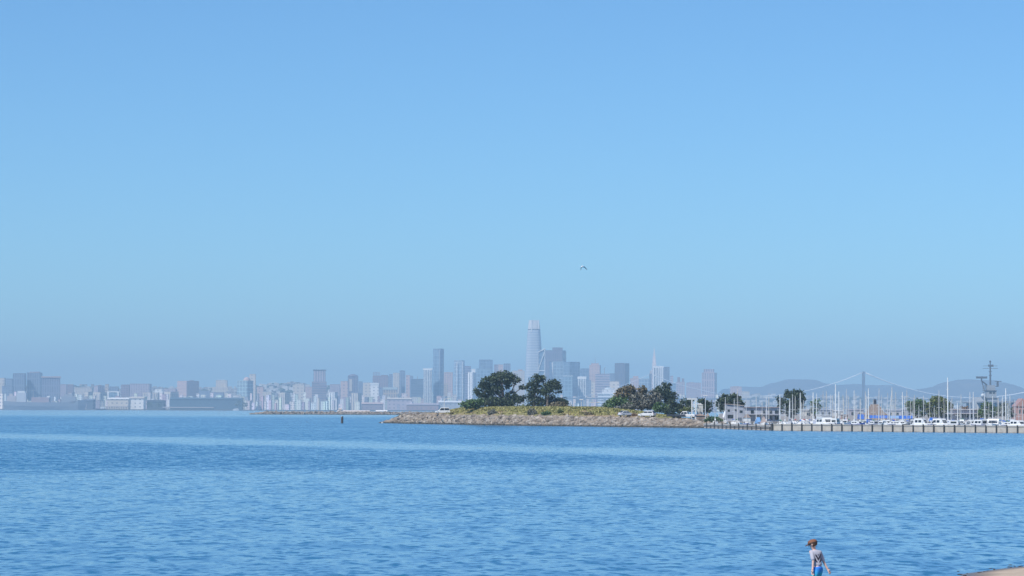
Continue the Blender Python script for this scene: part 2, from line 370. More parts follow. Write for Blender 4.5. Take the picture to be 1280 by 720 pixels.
# ------------------------------------------------------------------ city buildings
CR=(.56,.49,.41); WH=(.78,.76,.73); PK=(.52,.37,.33); LAV=(.40,.33,.36); BG=(.17,.21,.28); DK=(.08,.11,.16); PU=(.24,.18,.20); GR=(.34,.34,.35); GL=(.20,.30,.38); TAN=(.42,.33,.25); BLK=(.04,.045,.06)
used = []
nb = [0]
def bld(x0, x1, yt, L, style, col, label, split=None, ex=(), name='office_tower', cat='building', Y=None, group=None):
    nb[0] += 1
    if Y is None: Y = 9050 + L*260 + (nb[0] % 4)*48
    s = S(Y); xc = (x0+x1)/2; zt = Z(xc, yt, Y); h = zt - LZ; w_ = (x1-x0)*s
    if split is None:
        d = max(min(w_*.85, 60), 14); foot = [(-w_/2, -d/2), (w_/2, -d/2), (w_/2, d/2), (-w_/2, d/2)]
    else:
        a = (split-x0)*s; b = (x1-split)*s; e = math.hypot(a, b)
        if e > 0: d = 2*a*b/e*1.0
        xl = -w_/2
        # corner nearest the viewer at the split, square plan turned by atan(b/a)
        ph = math.atan2(b, a); c = Vector((xl+a, 0)); u1 = Vector((-math.cos(ph), math.sin(ph))); u2 = Vector((math.sin(ph), math.cos(ph)))
        foot = [tuple(c), tuple(c+u2*e), tuple(c+u2*e+u1*e), tuple(c+u1*e)]
        d = max(p[1] for p in foot); foot = [(p[0], p[1]-d/2) for p in foot]
    o = empty(name, (X(xc, Y), Y+d/2+2, LZ)); tag(o, label, cat, group)
    MB().prism(foot, 0, h).build('body', FAC[style], o, color=col)
    sc = lambda k: [(p[0]*k, p[1]*k) for p in foot]
    if not ex or all(e_[0] != 'cap' for e_ in ex):
        MB().prism(sc(1.0 if False else .985), h+.02, h+2.2).build('parapet', TRIM, o, color=tuple(c*.8 for c in col))
    for e_ in ex:
        k = e_[0]
        if k == 'plant':
            _, a, b, y, c2 = e_; zz = Z(xc, y, Y)-LZ
            MB().box((a-xc)*s, (b-xc)*s, -d*.25, d*.25, h+.03, zz).build('penthouse', TRIM, o, color=c2)
        elif k == 'tier':
            _, a, b, y, st, c2 = e_; zz = Z(xc, y, Y)-LZ
            MB().box((a-xc)*s, (b-xc)*s, -d*.3, d*.3, h+2.3, zz).build('upper_tier', FAC[st], o, color=c2)
        elif k == 'base':
            _, a, b, y, st, c2 = e_; zz = Z(xc, y, Y)-LZ
            MB().box((a-xc)*s, (b-xc)*s, -d/2-12, -d/2-1, 0, zz).build('podium', FAC[st], o, color=c2)
        elif k == 'cap':
            _, y, c2 = e_; zz = Z(xc, y, Y)-LZ
            MB().prism(sc(1.08), h+.02, zz).build('roof_cap', TRIM, o, color=c2)
        elif k == 'ant':
            _, a, y = e_; zz = Z(xc, y, Y)-LZ
            MB().cyl((a-xc)*s, 0, h+2.0, zz, 1.1, 6, .4).build('antenna', TRIM, o, color=(.35,.33,.35))
        elif k == 'strip':
            _, a, b, ya, yb, c2 = e_
            MB().box((a-xc)*s, (b-xc)*s, -d/2-2.2, -d/2-.3, max(Z(xc, yb, Y)-LZ, 0), Z(xc, ya, Y)-LZ).build('wall_strip', TRIM, o, color=c2)
        elif k == 'fins':
            _, xs, c2 = e_; ff = MB()
            for a in xs: ff.box((a-xc)*s-1.3, (a-xc)*s+1.3, -d/2-3, -d/2-.3, 0, h)
            ff.build('facade_fins', TRIM, o, color=c2)
        elif k == 'dome':
            _, a, b, y, c2 = e_; zz = Z(xc, y, Y)-LZ; r = (b-a)/2*s; cx = ((a+b)/2-xc)*s
            MB().loft([[(cx+r*math.cos(t)*math.cos(q*PI/12), r*math.sin(t)*math.cos(q*PI/12), h+.1+(zz-h)*math.sin(q*PI/12)) for t in [2*PI*k_/12 for k_ in range(12)]] for q in (0,1,2,3,4,5)]).build('dome', TRIM, o, color=c2)
        elif k == 'lattice':
            _, a, b, y = e_; zz = Z(xc, y, Y)-LZ; lt = MB(); A_ = (a-xc)*s; B_ = (b-xc)*s; n_i = 4
            for q in range(n_i+1):
                xx = A_+(B_-A_)*q/n_i; lt.tube([(xx,0,h+2),(xx,0,zz)], .8, 4)
            for q in range(3):
                z_ = h+3+(zz-h-4)*q/2; lt.tube([(A_,0.2,z_),(B_,0.2,z_)], .7, 4)
            lt.build('scaffold', TRIM, o, color=(.3,.26,.3))
    return o

W2 = (.82,.82,.80)
# ---- left end
bld(-6,5,473,3,'plain',CR,'cream slab tower cut by the left edge of the picture')
bld(5.5,14.5,474,4,'grid',BG,'slate blue block just right of the cream slab at the left edge')
bld(2,15,483,2,'grid',BG,'low dark slate block under the cream slab at the left edge')
bld(15.5,30,467.3,3,'ribs',BG,'dark blue flat topped tower, left one of the far left pair')
bld(33,50,466.5,3,'ribs',BG,'dark blue tower with a pale penthouse, right one of the far left pair', ex=(('plant',36,48,464.5,LAV),))
bld(49,74,472,2,'ribs',(.21,.22,.29),'broad purple blue block with pink roof edge and pale left end', split=52, ex=(('cap',470.4,PK),))
bld(75,82.5,481,3,'fine',LAV,'small mauve block, left of two beside the broad pink roofed block')
bld(83.5,91,481.3,3,'fine',PU,'small purple block, right of two beside the broad pink roofed block')
bld(93,114,485,4,'fine',CR,'long low cream block stepping down right of the mauve blocks')
bld(116,129.5,482.6,3,'grid',LAV,'two faced grey block, pinkish left side and dark right side', split=122)
bld(115,132,491,1,'ribs',CR,'cream and blue striped mid rise above the dark sheds', split=125)
bld(105,113.5,490.5,1,'grid',CR,'square cream block with dark flank left of the striped mid rise', split=110)
bld(131,135.2,481,3,'plain',TAN,'thin beige shaft beside the two faced grey block')
bld(136,147,484,3,'grid',BG,'plain slate blue block right of the thin beige shaft')
bld(134,148.5,490.5,1,'glass',GL,'blue glass cube in a white frame near the left waterfront', ex=(('cap',489,W2),('strip',134,136,490.5,501,W2),('strip',146.5,148.5,490.5,501,W2)))
bld(151,161,481.5,2,'grid',PU,'narrow purple block left of the wide flat mauve block')
bld(162,186.5,480.3,3,'grid',LAV,'wide flat topped mauve block behind the cream arcades', ex=(('plant',164,176,479.6,LAV),))
bld(178,197,491.5,1,'ribs',CR,'cream building with tall arcade bays, left of two above the long shed')
bld(193,203,487,2,'plain',WH,'white roofed block peeping over the arcade building')
bld(204,222,490.5,1,'ribs',CR,'cream arcade building with blue right wing above the long shed', split=213)
bld(203.5,219,486.5,3,'plain',LAV,'long pinkish block behind the white roofed block')
bld(219.5,247,476.8,3,'fine',PK,'square tower with pink left face and purple right face', split=233, ex=(('plant',235.5,240,475.2,PU),))
bld(248.5,262,489,2,'fine',BG,'low dark slate block between the pink tower and the cream stepped tower')
bld(269.5,283,476,3,'fine',CR,'cream tower with a stepped base and small white top', ex=(('plant',272,280,474.8,WH),('base',265,285,484,'fine',CR)))
bld(264,279,491,1,'plain',BG,'dark roofed low block in front of the cream stepped tower')
bld(282,295,490.3,1,'grid',GR,'grey low block left of the pale cyan tower')
bld(295.5,315,476.5,1,'glass',(.42,.55,.56),'pale cyan tower with blue right face and domed pink crown', split=309, ex=(('dome',302.5,312,471,PK),))
bld(311.5,319,468.3,3,'plain',CR,'slender beige tower behind the pale cyan tower')
bld(328,339,490.5,1,'fine',CR,'narrow cream mid rise, first right of the pale cyan tower')
bld(321,329,484,3,'plain',PK,'small pink block on the slope right of the cyan tower')
bld(347.5,362,491.5,0,'ribs',CR,'cream slab with blue vertical bays near the rock jetty', split=356)
bld(366,380,481,3,'plain',CR,'stepped cream block on the hill crest', ex=(('plant',369,376,479.6,WH),))
bld(380.5,392,484,4,'fine',PK,'low pinkish block left of the tower with dark cap')
bld(391.5,406,463.3,3,'fins',LAV,'tall mauve tower with thin dark overhanging cap', ex=(('cap',462,BLK),('base',390,408,477,'bands',PU)))
bld(409.5,421.5,491,0,'fins',WH,'white ribbed mid rise right below the tower with dark cap', split=418)
bld(412,424.5,481,4,'fine',LAV,'mauve block on the slope right of the tower with dark cap')
bld(425.5,435.5,477,3,'plain',PK,'pink shoulder block touching the round topped tower')
bld(434.5,447,470.5,2,'ribs',(.15,.14,.19),'dark round topped tower with a pale front strip', ex=(('dome',434.5,447,467.6,(.15,.14,.19)),('strip',436.5,440,474,489,CR)))
bld(447.8,453,477.5,3,'grid',BG,'narrow slate block right of the round topped tower')
bld(438,451.5,492,0,'fins',CR,'cream striped slab near the shore under the round topped tower', split=447)
bld(453.5,463,479,3,'plain',CR,'pale block left of the white T topped tower')
bld(463,473,481,1,'plain',WH,'white tower with a wide flat T shaped top', ex=(('cap',478.6,W2),))
bld(465.5,485,470.5,3,'grid',PU,'purple block under construction with scaffolding on its roof', ex=(('lattice',466,474,465),('plant',476,484,468.6,PU)))
bld(474,484.5,485,1,'grid',BG,'dark slate block under the scaffolded block')
bld(486,490.3,468.5,4,'grid',BG,'thin dark sliver tower right of the scaffolded block')
bld(491,499,466.6,3,'fine',CR,'beige tower joined to a darker blue tower on its right')
bld(499.3,506,464,3,'ribs',BG,'dark blue tower joined to the right side of a beige tower', ex=(('plant',501,504,463,BG),))
bld(507,512,469.5,4,'plain',PK,'thin pink tower left of the dark blue cube')
bld(512.3,516,470.3,5,'grid',BG,'thin dark tower behind the dark blue cube')
bld(513.5,529,474.3,2,'bands',DK,'dark blue cube shaped office block with roof antenna', ex=(('ant',521.5,469.5),))
bld(479,496,487,0,'ribs',TAN,'squat beige block with pale hipped top under the beige and blue tower pair', ex=(('cap',484,(.42,.5,.52)),))
# ---- centre
bld(529,540,462.4,1,'glass',GL,'white capped striped tower directly left of the tall blue glass tower', ex=(('cap',460.4,W2),('fins',(530,532.2,534.2,536.4,538.6),W2)))
bld(541,554.3,436.5,1,'glass',(.18,.27,.36),'tall slim blue glass tower standing alone left of the dark trees', split=550.5, ex=(('strip',548.7,549.5,437,503,(.45,.52,.58)),))
bld(554.7,566,466,3,'grid',PK,'dull pink tower tucked right of the tall blue glass tower')
bld(553.8,560,480,2,'grid',TAN,'short tan block at the foot of the dull pink tower')
bld(567,580.4,451.2,1,'glass',(.34,.42,.50),'blue tower with white vertical edges and a lower left shoulder', split=577, ex=(('strip',570.4,571.2,452,503,W2),('strip',577.8,578.6,452,503,W2)))
bld(580.6,588.4,458.4,2,'bands',(.22,.22,.30),'purple blue slab joined to the tower with white edges')
bld(584.5,595,466,0,'fins',WH,'white ribbed tower with a stepped white block on top', split=591, ex=(('plant',589,594,461,W2),))
bld(598.5,615.8,450.3,3,'glass',(.17,.25,.34),'wide blue glass tower above the left pine')
bld(595,613,461.5,1,'glass',(.24,.35,.43),'lower teal glass tower in front of the wide blue glass tower')
bld(617.5,622,456.5,3,'grid',PU,'thin purple tower, left of three above the pine')
bld(622.3,629,456.3,3,'fine',PK,'narrow pink tower, middle of three above the pine')
bld(629.3,638,455.2,3,'ribs',BG,'narrow slate tower, right of three above the pine')
bld(640,656,464,3,'fine',CR,'pale cream block with an orange rooftop box left of the tapered tower', ex=(('plant',647.5,653,462,(.55,.22,.10)),))
bld(660,668,472,0,'glass',(.16,.24,.33),'small blue glass block at the foot of the tapered tower')
bld(681.5,708,438.5,4,'ribs',(.14,.13,.17),'massive dark purple tower with a set back roof block', split=703, ex=(('plant',690.5,703.3,434.2,(.16,.15,.19)),))
bld(687,704,452.5,2,'glass',(.30,.40,.47),'light blue glass tower with a white left edge', ex=(('strip',687,691,453,500,W2),))
bld(704.3,725,453,3,'glass',(.15,.23,.32),'broad blue tower right of the dark purple tower', split=712)
bld(704,715.5,470.5,0,'glass',(.25,.37,.43),'short teal glass tower above the right pine', ex=(('cap',469.4,(.55,.62,.64)),))
bld(722.3,732.5,473.5,0,'glass',GL,'white capped striped tower right of the dark pines', ex=(('cap',470.6,W2),('fins',(723.2,725.3,727.4,729.5,731.6),W2)))
bld(733,739,476,1,'grid',BG,'slate slab touching the white capped tower right of the pines')
bld(725.5,737,461.3,4,'glass',(.16,.22,.32),'plain blue tower behind the white capped tower right of the pines')
bld(736.5,751.5,457,3,'fine',PK,'pinkish stepped tower with a roof spire', split=749.5, ex=(('tier',739,748.5,454,'fine',PK),('ant',744.2,446)))
bld(739,743.4,478,1,'plain',CR,'thin cream slab below the stepped spire tower')
bld(744.5,762,467.8,2,'bands',LAV,'wide lavender office block with horizontal bands')
bld(762.3,768.2,467.5,4,'grid',BG,'plain slate block between the lavender block and the dark granite tower')
bld(768.5,787,454.7,3,'ribs',(.09,.09,.12),'dark granite tower with a lighter right face', split=781, ex=(('plant',773,780,453.6,(.3,.3,.33)),))
bld(762.3,774,477.5,1,'plain',(.68,.58,.47),'sunlit cream cube in front of the dark granite tower')
bld(753,768,487.5,0,'plain',WH,'white domed hall low in front of the dark granite tower', ex=(('dome',755,766,484,(.5,.55,.56)),), name='domed_hall')
bld(747.5,763,493,-1,'bands',WH,'long white waterfront hall with curved roof left of the olive trees', ex=(('cap',491.6,W2),), name='waterfront_hall')
bld(788,800.5,473.5,3,'fine',PK,'pinkish stepped block right of the dark granite tower', ex=(('tier',791.5,798,470,'fine',PK),))
bld(799,811.5,474,2,'glass',(.34,.42,.48),'pale blue block left of the pyramid spire')
bld(816.5,829,459.8,1,'fins',(.70,.68,.66),'broad white ribbed tower with a white cap in front of the pyramid spire', ex=(('cap',457.4,W2),('fins',(817.2,820,822.8,825.6,828.4),W2)))
bld(829.3,837,459.3,2,'ribs',(.11,.14,.2),'dark blue tower joined to the right of the broad white ribbed tower')
bld(838,841.5,470.5,3,'grid',LAV,'thin mauve tower right of the dark blue joined tower')
bld(845.5,856,478,2,'grid',LAV,'mauve block with two dark chimney like blocks on top', ex=(('plant',847,850.3,471.5,PU),('plant',852.6,855.3,473,PU)))
bld(836.5,845,480,1,'glass',(.22,.3,.38),'blue slab behind the wind bent cypress')
bld(858.5,876.5,479,3,'fine',LAV,'wide plain lavender block left of the grey stepped tower', ex=(('plant',862,868,477.6,LAV),))
bld(877.5,897.3,466.5,2,'ribs',LAV,'big grey lavender stepped tower left of the marina', split=893.5, ex=(('tier',880.5,893.2,461.3,'ribs',LAV),))
bld(913.5,927,484,3,'fine',PK,'pale pink block behind the round marina tree', ex=(('plant',917,924,482.8,PK),))
bld(927.3,937,490,2,'fine',CR,'low cream block right of the pale pink block behind the marina')

# ---- tapered curved tower
def squircle(hw, n=28, p=3.0):
    return [(hw*math.copysign(abs(math.cos(t))**(2/p), math.cos(t)), hw*math.copysign(abs(math.sin(t))**(2/p), math.sin(t))) for t in [2*PI*k/n for k in range(n)]]
Y = 9650; s = S(Y); o = empty('curved_tower', (X(667.3, Y), Y+40, LZ)); tag(o, 'tallest tower, pale banded glass tapering to a rounded open crown', 'building')
prof = [(514,11.0),(495,11.0),(470,10.8),(450,10.3),(430,9.2),(420,8.5),(412,7.9)]
MB().loft([[(x, y, Z(667, py, Y)-LZ) for x, y in squircle(hw*s)] for py, hw in prof]).build('body', facade('banded_pale_glass', 9.0, 1e5, .55, 1.0, (.27,.35,.43), (.32,.40,.47), .3), o, color=(.42,.45,.49))
MB().loft([[(x, y, Z(667, py, Y)-LZ) for x, y in squircle(hw*s)] for py, hw in [(411.6,7.85),(410.9,7.8)]]).build('dark_ring', TRIM, o, color=(.1,.11,.14))
MB().loft([[(x, y, Z(667, py, Y)-LZ) for x, y in squircle(hw*s)] for py, hw in [(410.8,7.8),(405,7.1),(400,6.4)]]).build('crown', facade('pale_crown_grille', 7.0, 1e5, .4, 1.0, (.36,.38,.40), (.4,.42,.44), .4), o, color=(.58,.56,.54))
for dx, ya in ((-2.8, 415), (5.6, 411)):
    MB().tube([(dx*1.10*s, -7.6*s, Z(667, ya, Y)-LZ), (dx*s, -6.3*s, Z(667, 399.8, Y)-LZ)], 2.6, 5).build('crown_fin', WHITE, o)

# ---- faceted tower with diagonal braces
Y = 9350; s = S(Y); o = empty('braced_tower', (X(676.8, Y), Y+18, LZ)); tag(o, 'slim blue glass tower with white diagonal braces and slanted top', 'building')
hl = Z(672.5, 440.5, Y)-LZ; hr = Z(681, 436, Y)-LZ; a = 4.2*s; d = 15
MB().add([(-a,-d,0),(a,-d,0),(a,d,0),(-a,d,0),(-a,-d,hl),(a,-d,hr),(a,d,hr),(-a,d,hl)], [(3,2,1,0),(4,5,6,7),(0,1,5,4),(1,2,6,5),(2,3,7,6),(3,0,4,7)]).build('body', FAC['glass'], o, color=(.16,.24,.33))
zz = lambda py: Z(677, py, Y)-LZ
for P0, P1 in (((-a,0),(-a,hl)), ((a,0),(a,hr)), ((-a,hl),(a,hr)), ((-a+1,zz(462)),(a-1,zz(440))), ((-a+1,zz(463.5)),(a-1,zz(463.5))), ((-a+1,zz(488)),(a-1,zz(466)))):
    MB().tube([(P0[0],-d-1.5,P0[1]),(P1[0],-d-1.5,P1[1])], 1.5, 4).build('brace', WHITE, o)

# ---- pyramid
Y = 9850; s = S(Y); o = empty('pyramid_tower', (X(818, Y), Y+20, LZ)); tag(o, 'pale pink needle pointed pyramid tower behind the white ribbed tower', 'building')
hb = Z(818, 446, Y)-LZ; ha = Z(818, 434, Y)-LZ
b0, b1 = 7.2*s, 1.55*s
MB().prism([(-b0,-b0),(b0,-b0),(b0,b0),(-b0,b0)], 0, hb, [(-b1,-b1),(b1,-b1),(b1,b1),(-b1,b1)]).build('body', FAC['fine'], o, color=(.74,.62,.57))
MB().prism([(-b1*.95,-b1*.95),(b1*.95,-b1*.95),(b1*.95,b1*.95),(-b1*.95,b1*.95)], hb+.05, ha, [(-.3,-.3),(.3,-.3),(.3,.3),(-.3,.3)]).build('spire', TRIM, o, color=(.68,.60,.56))
for sx in (-1, 1): MB().box(sx*4.4*s-2.2, sx*4.4*s+2.2, -8, 8, Z(818,490,Y)-LZ, Z(818,463,Y)-LZ).build('wing', TRIM, o, color=(.6,.5,.46))
# ---- roof cranes
def crane(px, yt, yb, Y, jib, label):
    o = empty('tower_crane', (X(px, Y), Y, LZ)); tag(o, label, 'crane'); s = S(Y)
    h = Z(px, yt, Y)-LZ
    MB().box(-1.1,1.1,-1.1,1.1,0,h).build('mast', TRIM, o, color=(.3,.3,.32)); MB().tube([(-jib*s*.4,0,h-6),(jib*s,0,h+2)], .9, 4).build('jib', TRIM, o, color=(.3,.3,.32))
crane(755.4, 459.5, 470, 9820, 1.6, 'small tower crane above the wide lavender office block')

# ---- long dark pier shed and other waterfront sheds
def shed(x0, x1, yt, yb, Y, col, rcol, label, name='pier_shed', doors=8):
    s = S(Y); xc = (x0+x1)/2; o = empty(name, (X(xc, Y), Y+30, 0)); tag(o, label, 'shed')
    h = Z(xc, yt, Y); w_ = (x1-x0)*s/2; hb = max(Z(xc, yb, Y), LZ)
    MB().box(-w_, w_, -25, 25, LZ+.01, h).build('wall', FAC['plain'], o, color=col)
    MB().add([(-w_-1,-27,h+.05),(w_+1,-27,h+.05),(w_+1,0,h+5),(-w_-1,0,h+5),(-w_-1,27,h+.05),(w_+1,27,h+.05)], [(0,1,2,3),(3,2,5,4),(0,3,4),(1,5,2)]).build('roof', TRIM, o, color=rcol)
    return o
shed(212,302,499,509,8190,(.05,.10,.14),(.06,.11,.15),'long dark blue green pier shed on the left waterfront')
shed(107.5,115.5,500.5,511,8110,DK,BG,'small dark warehouse at the bow of the grey ship')
shed(134,160,499,505,8260,CR,WH,'cream low shed with white roof behind the grey ship')
shed(160.5,179,498,506,8330,WH,CR,'white low shed left of the cream arcade building')
shed(183,204,502,511,8180,(.05,.07,.08),(.05,.06,.07),'squat dark shed touching the left end of the long pier shed')
shed(484,514,499,507,8850,LAV,CR,'long pale shed with cream roof behind the rock jetty')
shed(452,478,505,511,8620,PU,PK,'low purple shed behind the cream end of the rock jetty')
shed(508,548,506,512,8760,(.28,.17,.16),LAV,'long reddish container shed behind the rock point')
shed(548,580,503,510,8800,GR,WH,'grey white roofed shed seen behind the white minivan')
def pier(x0, x1, yt, Y, label):
    s = S(Y); xc = (x0+x1)/2; o = empty('pier', (X(xc, Y), Y, 0)); tag(o, label, 'pier'); w_ = (x1-x0)*s/2; h = Z(xc, yt, Y)
    MB().box(-w_, w_, -14, 14, h-2.2, h).build('deck', TRIM, o, color=(.5,.42,.37))
    n_ = int((x1-x0)/2.2)
    pm = MB()
    for k in range(n_+1): pm.cyl(-w_+2+(2*w_-4)*k/n_, -11, -2, h-2.2, 1.0, 6)
    pm.build('pile_row', PILE, o)
pier(204,268,508.8,7960,'pale pier deck on piles in front of the long dark shed')
pier(128,160,507.6,7930,'low pale pier right of the grey ship bow')

# ---- small low blocks filling the city
LM = [(0,30,'the dark blue pair at far left'),(30,75,'the broad pink roofed block'),(75,135,'the cream and blue striped mid rise'),(135,200,'the wide flat mauve block'),(200,260,'the pink and purple square tower'),
 (260,295,'the cream stepped tower'),(295,345,'the pale cyan tower'),(345,386,'the cream hill crest block'),(386,424,'the tower with dark overhanging cap'),(424,460,'the dark round topped tower'),(460,500,'the scaffolded purple block'),
 (500,529,'the dark blue cube'),(529,556,'the tall slim glass tower'),(556,600,'the tower with white edges'),(700,740,'the capped tower right of the pines'),(740,765,'the lavender banded block'),(836,905,'the grey stepped tower')]
placed = []
cnames = {'c':('cream',(.62,.585,.545)),'w':('white',(.8,.78,.74)),'p':('pink',(.54,.45,.43)),'m':('mauve',LAV),'g':('grey',GR),'s':('slate',BG),'t':('tan',TAN),'u':('purple',PU)}
items = []
rng = random.Random(5)
for (a, b, lm) in LM:
    n_ = int((b-a)/2.9)
    for k in range(n_):
        px = a + (b-a)*(k+.5)/n_ + rng.uniform(-1.2, 1.2); wd = rng.uniform(2.6, 6.2)
        frontness = rng.random(); Yb = 8320 + frontness*900 + (px-200)*.75
        if px > 400: Yb = max(Yb, 8780+frontness*420)
        yt = 508 - frontness*13 - rng.random()*5.5
        for tries in range(14):
            x = X(px, Yb); r = wd*S(Yb)*.62
            if all(abs(x-q[0]) > r+q[2] or abs(Yb-q[1]) > 34 for q in placed): break
            Yb += 36
        placed.append((x, Yb, r)); items.append((px, wd, yt, Yb, lm, rng.choice('ccwwwcwpmgsw')))
from collections import defaultdict
cnt = defaultdict(int)
for px, wd, yt, Yb, lm, c in sorted(items):
    nm, col = cnames[c]; col = tuple(v*rng.uniform(.85,1.1) for v in col)
    cnt[(nm, lm)] += 1; k = cnt[(nm, lm)]
    lab = f'leftmost low {nm} block below {lm}'
    if k > 1: lab = f'{ORD[k-1]} {nm} low block from left below {lm}'
    bld(px-wd/2, px+wd/2, yt, 0, rng.choice(['fine','plain','grid','fine']), col, lab, name='low_building', Y=Yb, group='low blocks of the far waterfront',
        split=(px+wd*.2 if rng.random() < .4 else None))

# ---- waterfront trees far away
def far_tree(px, yt, wpx, Y, label):
    o = empty('tree', (X(px, Y), Y, LZ)); tag(o, label, 'tree', 'trees on the far waterfront'); s = S(Y); h = Z(px, yt, Y)-LZ; r = wpx*s/2
    MB().cyl(0,0,0,h*.5,.8,6,.5).build('trunk', BARK, o); cm = MB()
    for k in range(22): 
        a_ = random.uniform(0, 2*PI); q = r*random.random()**.5; cm.ico((q*math.cos(a_), q*math.sin(a_), h*random.uniform(.35,.88)), r*random.uniform(.2,.4), 1, (1,1,.8))
    cm.build('crown', LEAF['pine'], o)
far_tree(187,502,7,8070,'dark round tree left of the long dark pier shed')
far_tree(199,503,6,8060,'smaller dark tree between the round tree and the long pier shed')
far_tree(297,500.5,7,8120,'dark tree at the right end of the long pier shed')
far_tree(306,502,6,8140,'low dark tree just right of the long pier shed')

# ------------------------------------------------------------------ suspension bridge
Y = 8560; s = S(Y); o = empty('suspension_bridge', (X(945, Y), Y, 0)); tag(o, 'long grey suspension bridge with pale cables behind the marina masts', 'bridge')
x0_ = X(945, Y); L_ = lambda px, py: (X(px, Y)-x0_, Z(px, py, Y))
BST = simple('bridge_steel', (.14,.17,.22), .6, .1, .02); CAB = simple('pale_cable_paint', (.74,.74,.74), .5, .05, .02)
for px, yt in ((1080, 464.5), (813.3, 467)):
    bx, bz = L_(px, yt); tw = MB().box(bx-3.2, bx+3.2, -3, 3, -2, bz).box(bx-3.2, bx+3.2, 17, 23, -2, bz).build('tower', BST, o)
    br = MB(); n_ = 5
    for k in range(n_):
        z0 = 12+(bz-14)*k/n_; z1 = 12+(bz-14)*(k+1)/n_
        br.tube([(bx,3,z0),(bx,17,z1)], 1.0, 4); br.tube([(bx,17,z0),(bx,3,z1)], 1.0, 4); br.tube([(bx,3,z1),(bx,17,z1)], 1.3, 4)
    br.build('cross_brace', BST, tw)
def cable(pa, pb, pm, yside, r=.65):
    (xa, ya), (xm, ym), (xb, yb) = pa, pm, pb; pts = []
    for k in range(25):
        t = k/24; px = xa+(xb-xa)*t
        py = ya*(px-xm)*(px-xb)/((xa-xm)*(xa-xb)) + ym*(px-xa)*(px-xb)/((xm-xa)*(xm-xb)) + yb*(px-xa)*(px-xm)/((xb-xa)*(xb-xm))
        x, z = L_(px, py); pts.append((x, yside, z))
    MB().tube(pts, r, 8).build('main_cable', CAB, o, smooth=True)
for ysd in (0, 20):
    cable((813.3,467.3),(1080,465),(946,495.3), ysd)
    cable((702,499),(813.3,467.3),(757,488.5), ysd, .4)
    cable((1080,465),(1345,470),(1213,497.2), ysd, 1.2)
xa, za = L_(690, 498); xb, zb = L_(1350, 498.0)
MB().box(xa, xb, -2, 22, za-2.2, za+2.2).build('deck', BST, o)
for px in (704, 730, 756, 782):
    x, z = L_(px, 500); MB().box(x-3,x+3,0,20,-2,za-2.3).build('pier', CONC, o)

# ------------------------------------------------------------------ grey cargo ship far left
Y = 7620; s = S(Y); xc = 56; o = empty('cargo_ship', (X(xc, Y), Y, 0)); tag(o, 'long grey naval cargo ship moored at the far left shore', 'ship')
l_ = lambda px: (px-xc)*s; zf = lambda py: Z(xc, py, Y)
HG = (.22,.26,.31)
sheer = [(-50,501.5),(-30,502.5),(0,503),(30,502.5),(42,501),(51.5,498.5)]
rings = []
for dx, py in sheer:
    e = 1 if -42 < dx < 30 else (.75 if dx < 0 else (.6 if dx < 45 else .08)); b_ = 15*e; rk = 1.5 if dx > 45 else 0
    z1 = zf(py); x_ = dx*s
    rings.append([(x_-rk*3,-b_*.8,-2),(x_-rk*3,b_*.8,-2),(x_,b_,z1*.5),(x_+rk,b_,z1),(x_+rk,-b_,z1),(x_,-b_,z1*.5)])
MB().loft(rings).build('hull', STEEL, o, color=HG)
def shipbox(n_, a, b, ya, yb, c, dy=10): return MB().box(l_(a), l_(b), -dy, dy, zf(yb), zf(ya)).build(n_, STEEL, o, color=c)
shipbox('superstructure', 21, 33, 491, 502.6, (.55,.55,.56)); shipbox('bridge_house', 22.5, 31.5, 488.8, 490.98, (.75,.73,.70), 9)
shipbox('funnel', 12, 16, 492, 502, (.5,.46,.46), 6); shipbox('deck_house', 9, 20.5, 495, 502, (.52,.46,.45)); shipbox('cargo_stack', 40, 62, 496.5, 503, (.40,.30,.31), 12)
shipbox('forward_house', 77, 95, 495.5, 502.8, (.30,.32,.36), 9); shipbox('forward_deck_gear', 80, 91, 492.6, 495.4, (.32,.33,.36), 6)
for px, y in ((26,484.5),(41.5,486),(104.2,492),(66,493)): MB().cyl(l_(px), 0, zf(503), zf(y), 1.2, 6, .6).build('mast', STEEL, o, color=(.3,.32,.36))
MB().box(l_(37), l_(46), -.7, .7, zf(488.5), zf(488)).build('crane_boom', STEEL, o, color=(.3,.32,.36))

# ------------------------------------------------------------------ rocks
def rock_proto(k):
    r = random.Random(k); vs, fs = ICO[1]
    return [tuple(c*(1+r.uniform(-.28,.28)) for c in v) for v in vs], fs
ROCKS = [rock_proto(k) for k in range(8)]
def put_rock(mb, p, r):
    vs, fs = random.choice(ROCKS); a = random.uniform(0, 2*PI); c, s_ = math.cos(a), math.sin(a); q = (random.uniform(.8,1.4), random.uniform(.8,1.2), random.uniform(.55,.95))
    mb.add([(p[0]+r*q[0]*(v[0]*c-v[1]*s_), p[1]+r*q[1]*(v[0]*s_+v[1]*c), p[2]+r*q[2]*v[2]) for v in vs], fs)

# far breakwater
Y = 2280; mb = MB(); core = MB()
xa, xb = X(313, Y), X(600, Y)
for k in range(2400):
    x = random.uniform(xa, xb); t = random.uniform(-1, 1); e = min(1, (x-xa)/18+.25); h = 2.5*e*(1-abs(t)**1.5)
    put_rock(mb, (x, Y+t*5.5, h*random.uniform(.75,1.0)-.1), random.uniform(.5,.95))
o = tag(mb.build('rock_jetty', MROCK), 'long low rock jetty across the bay left of the rock point', 'jetty', kind='stuff')
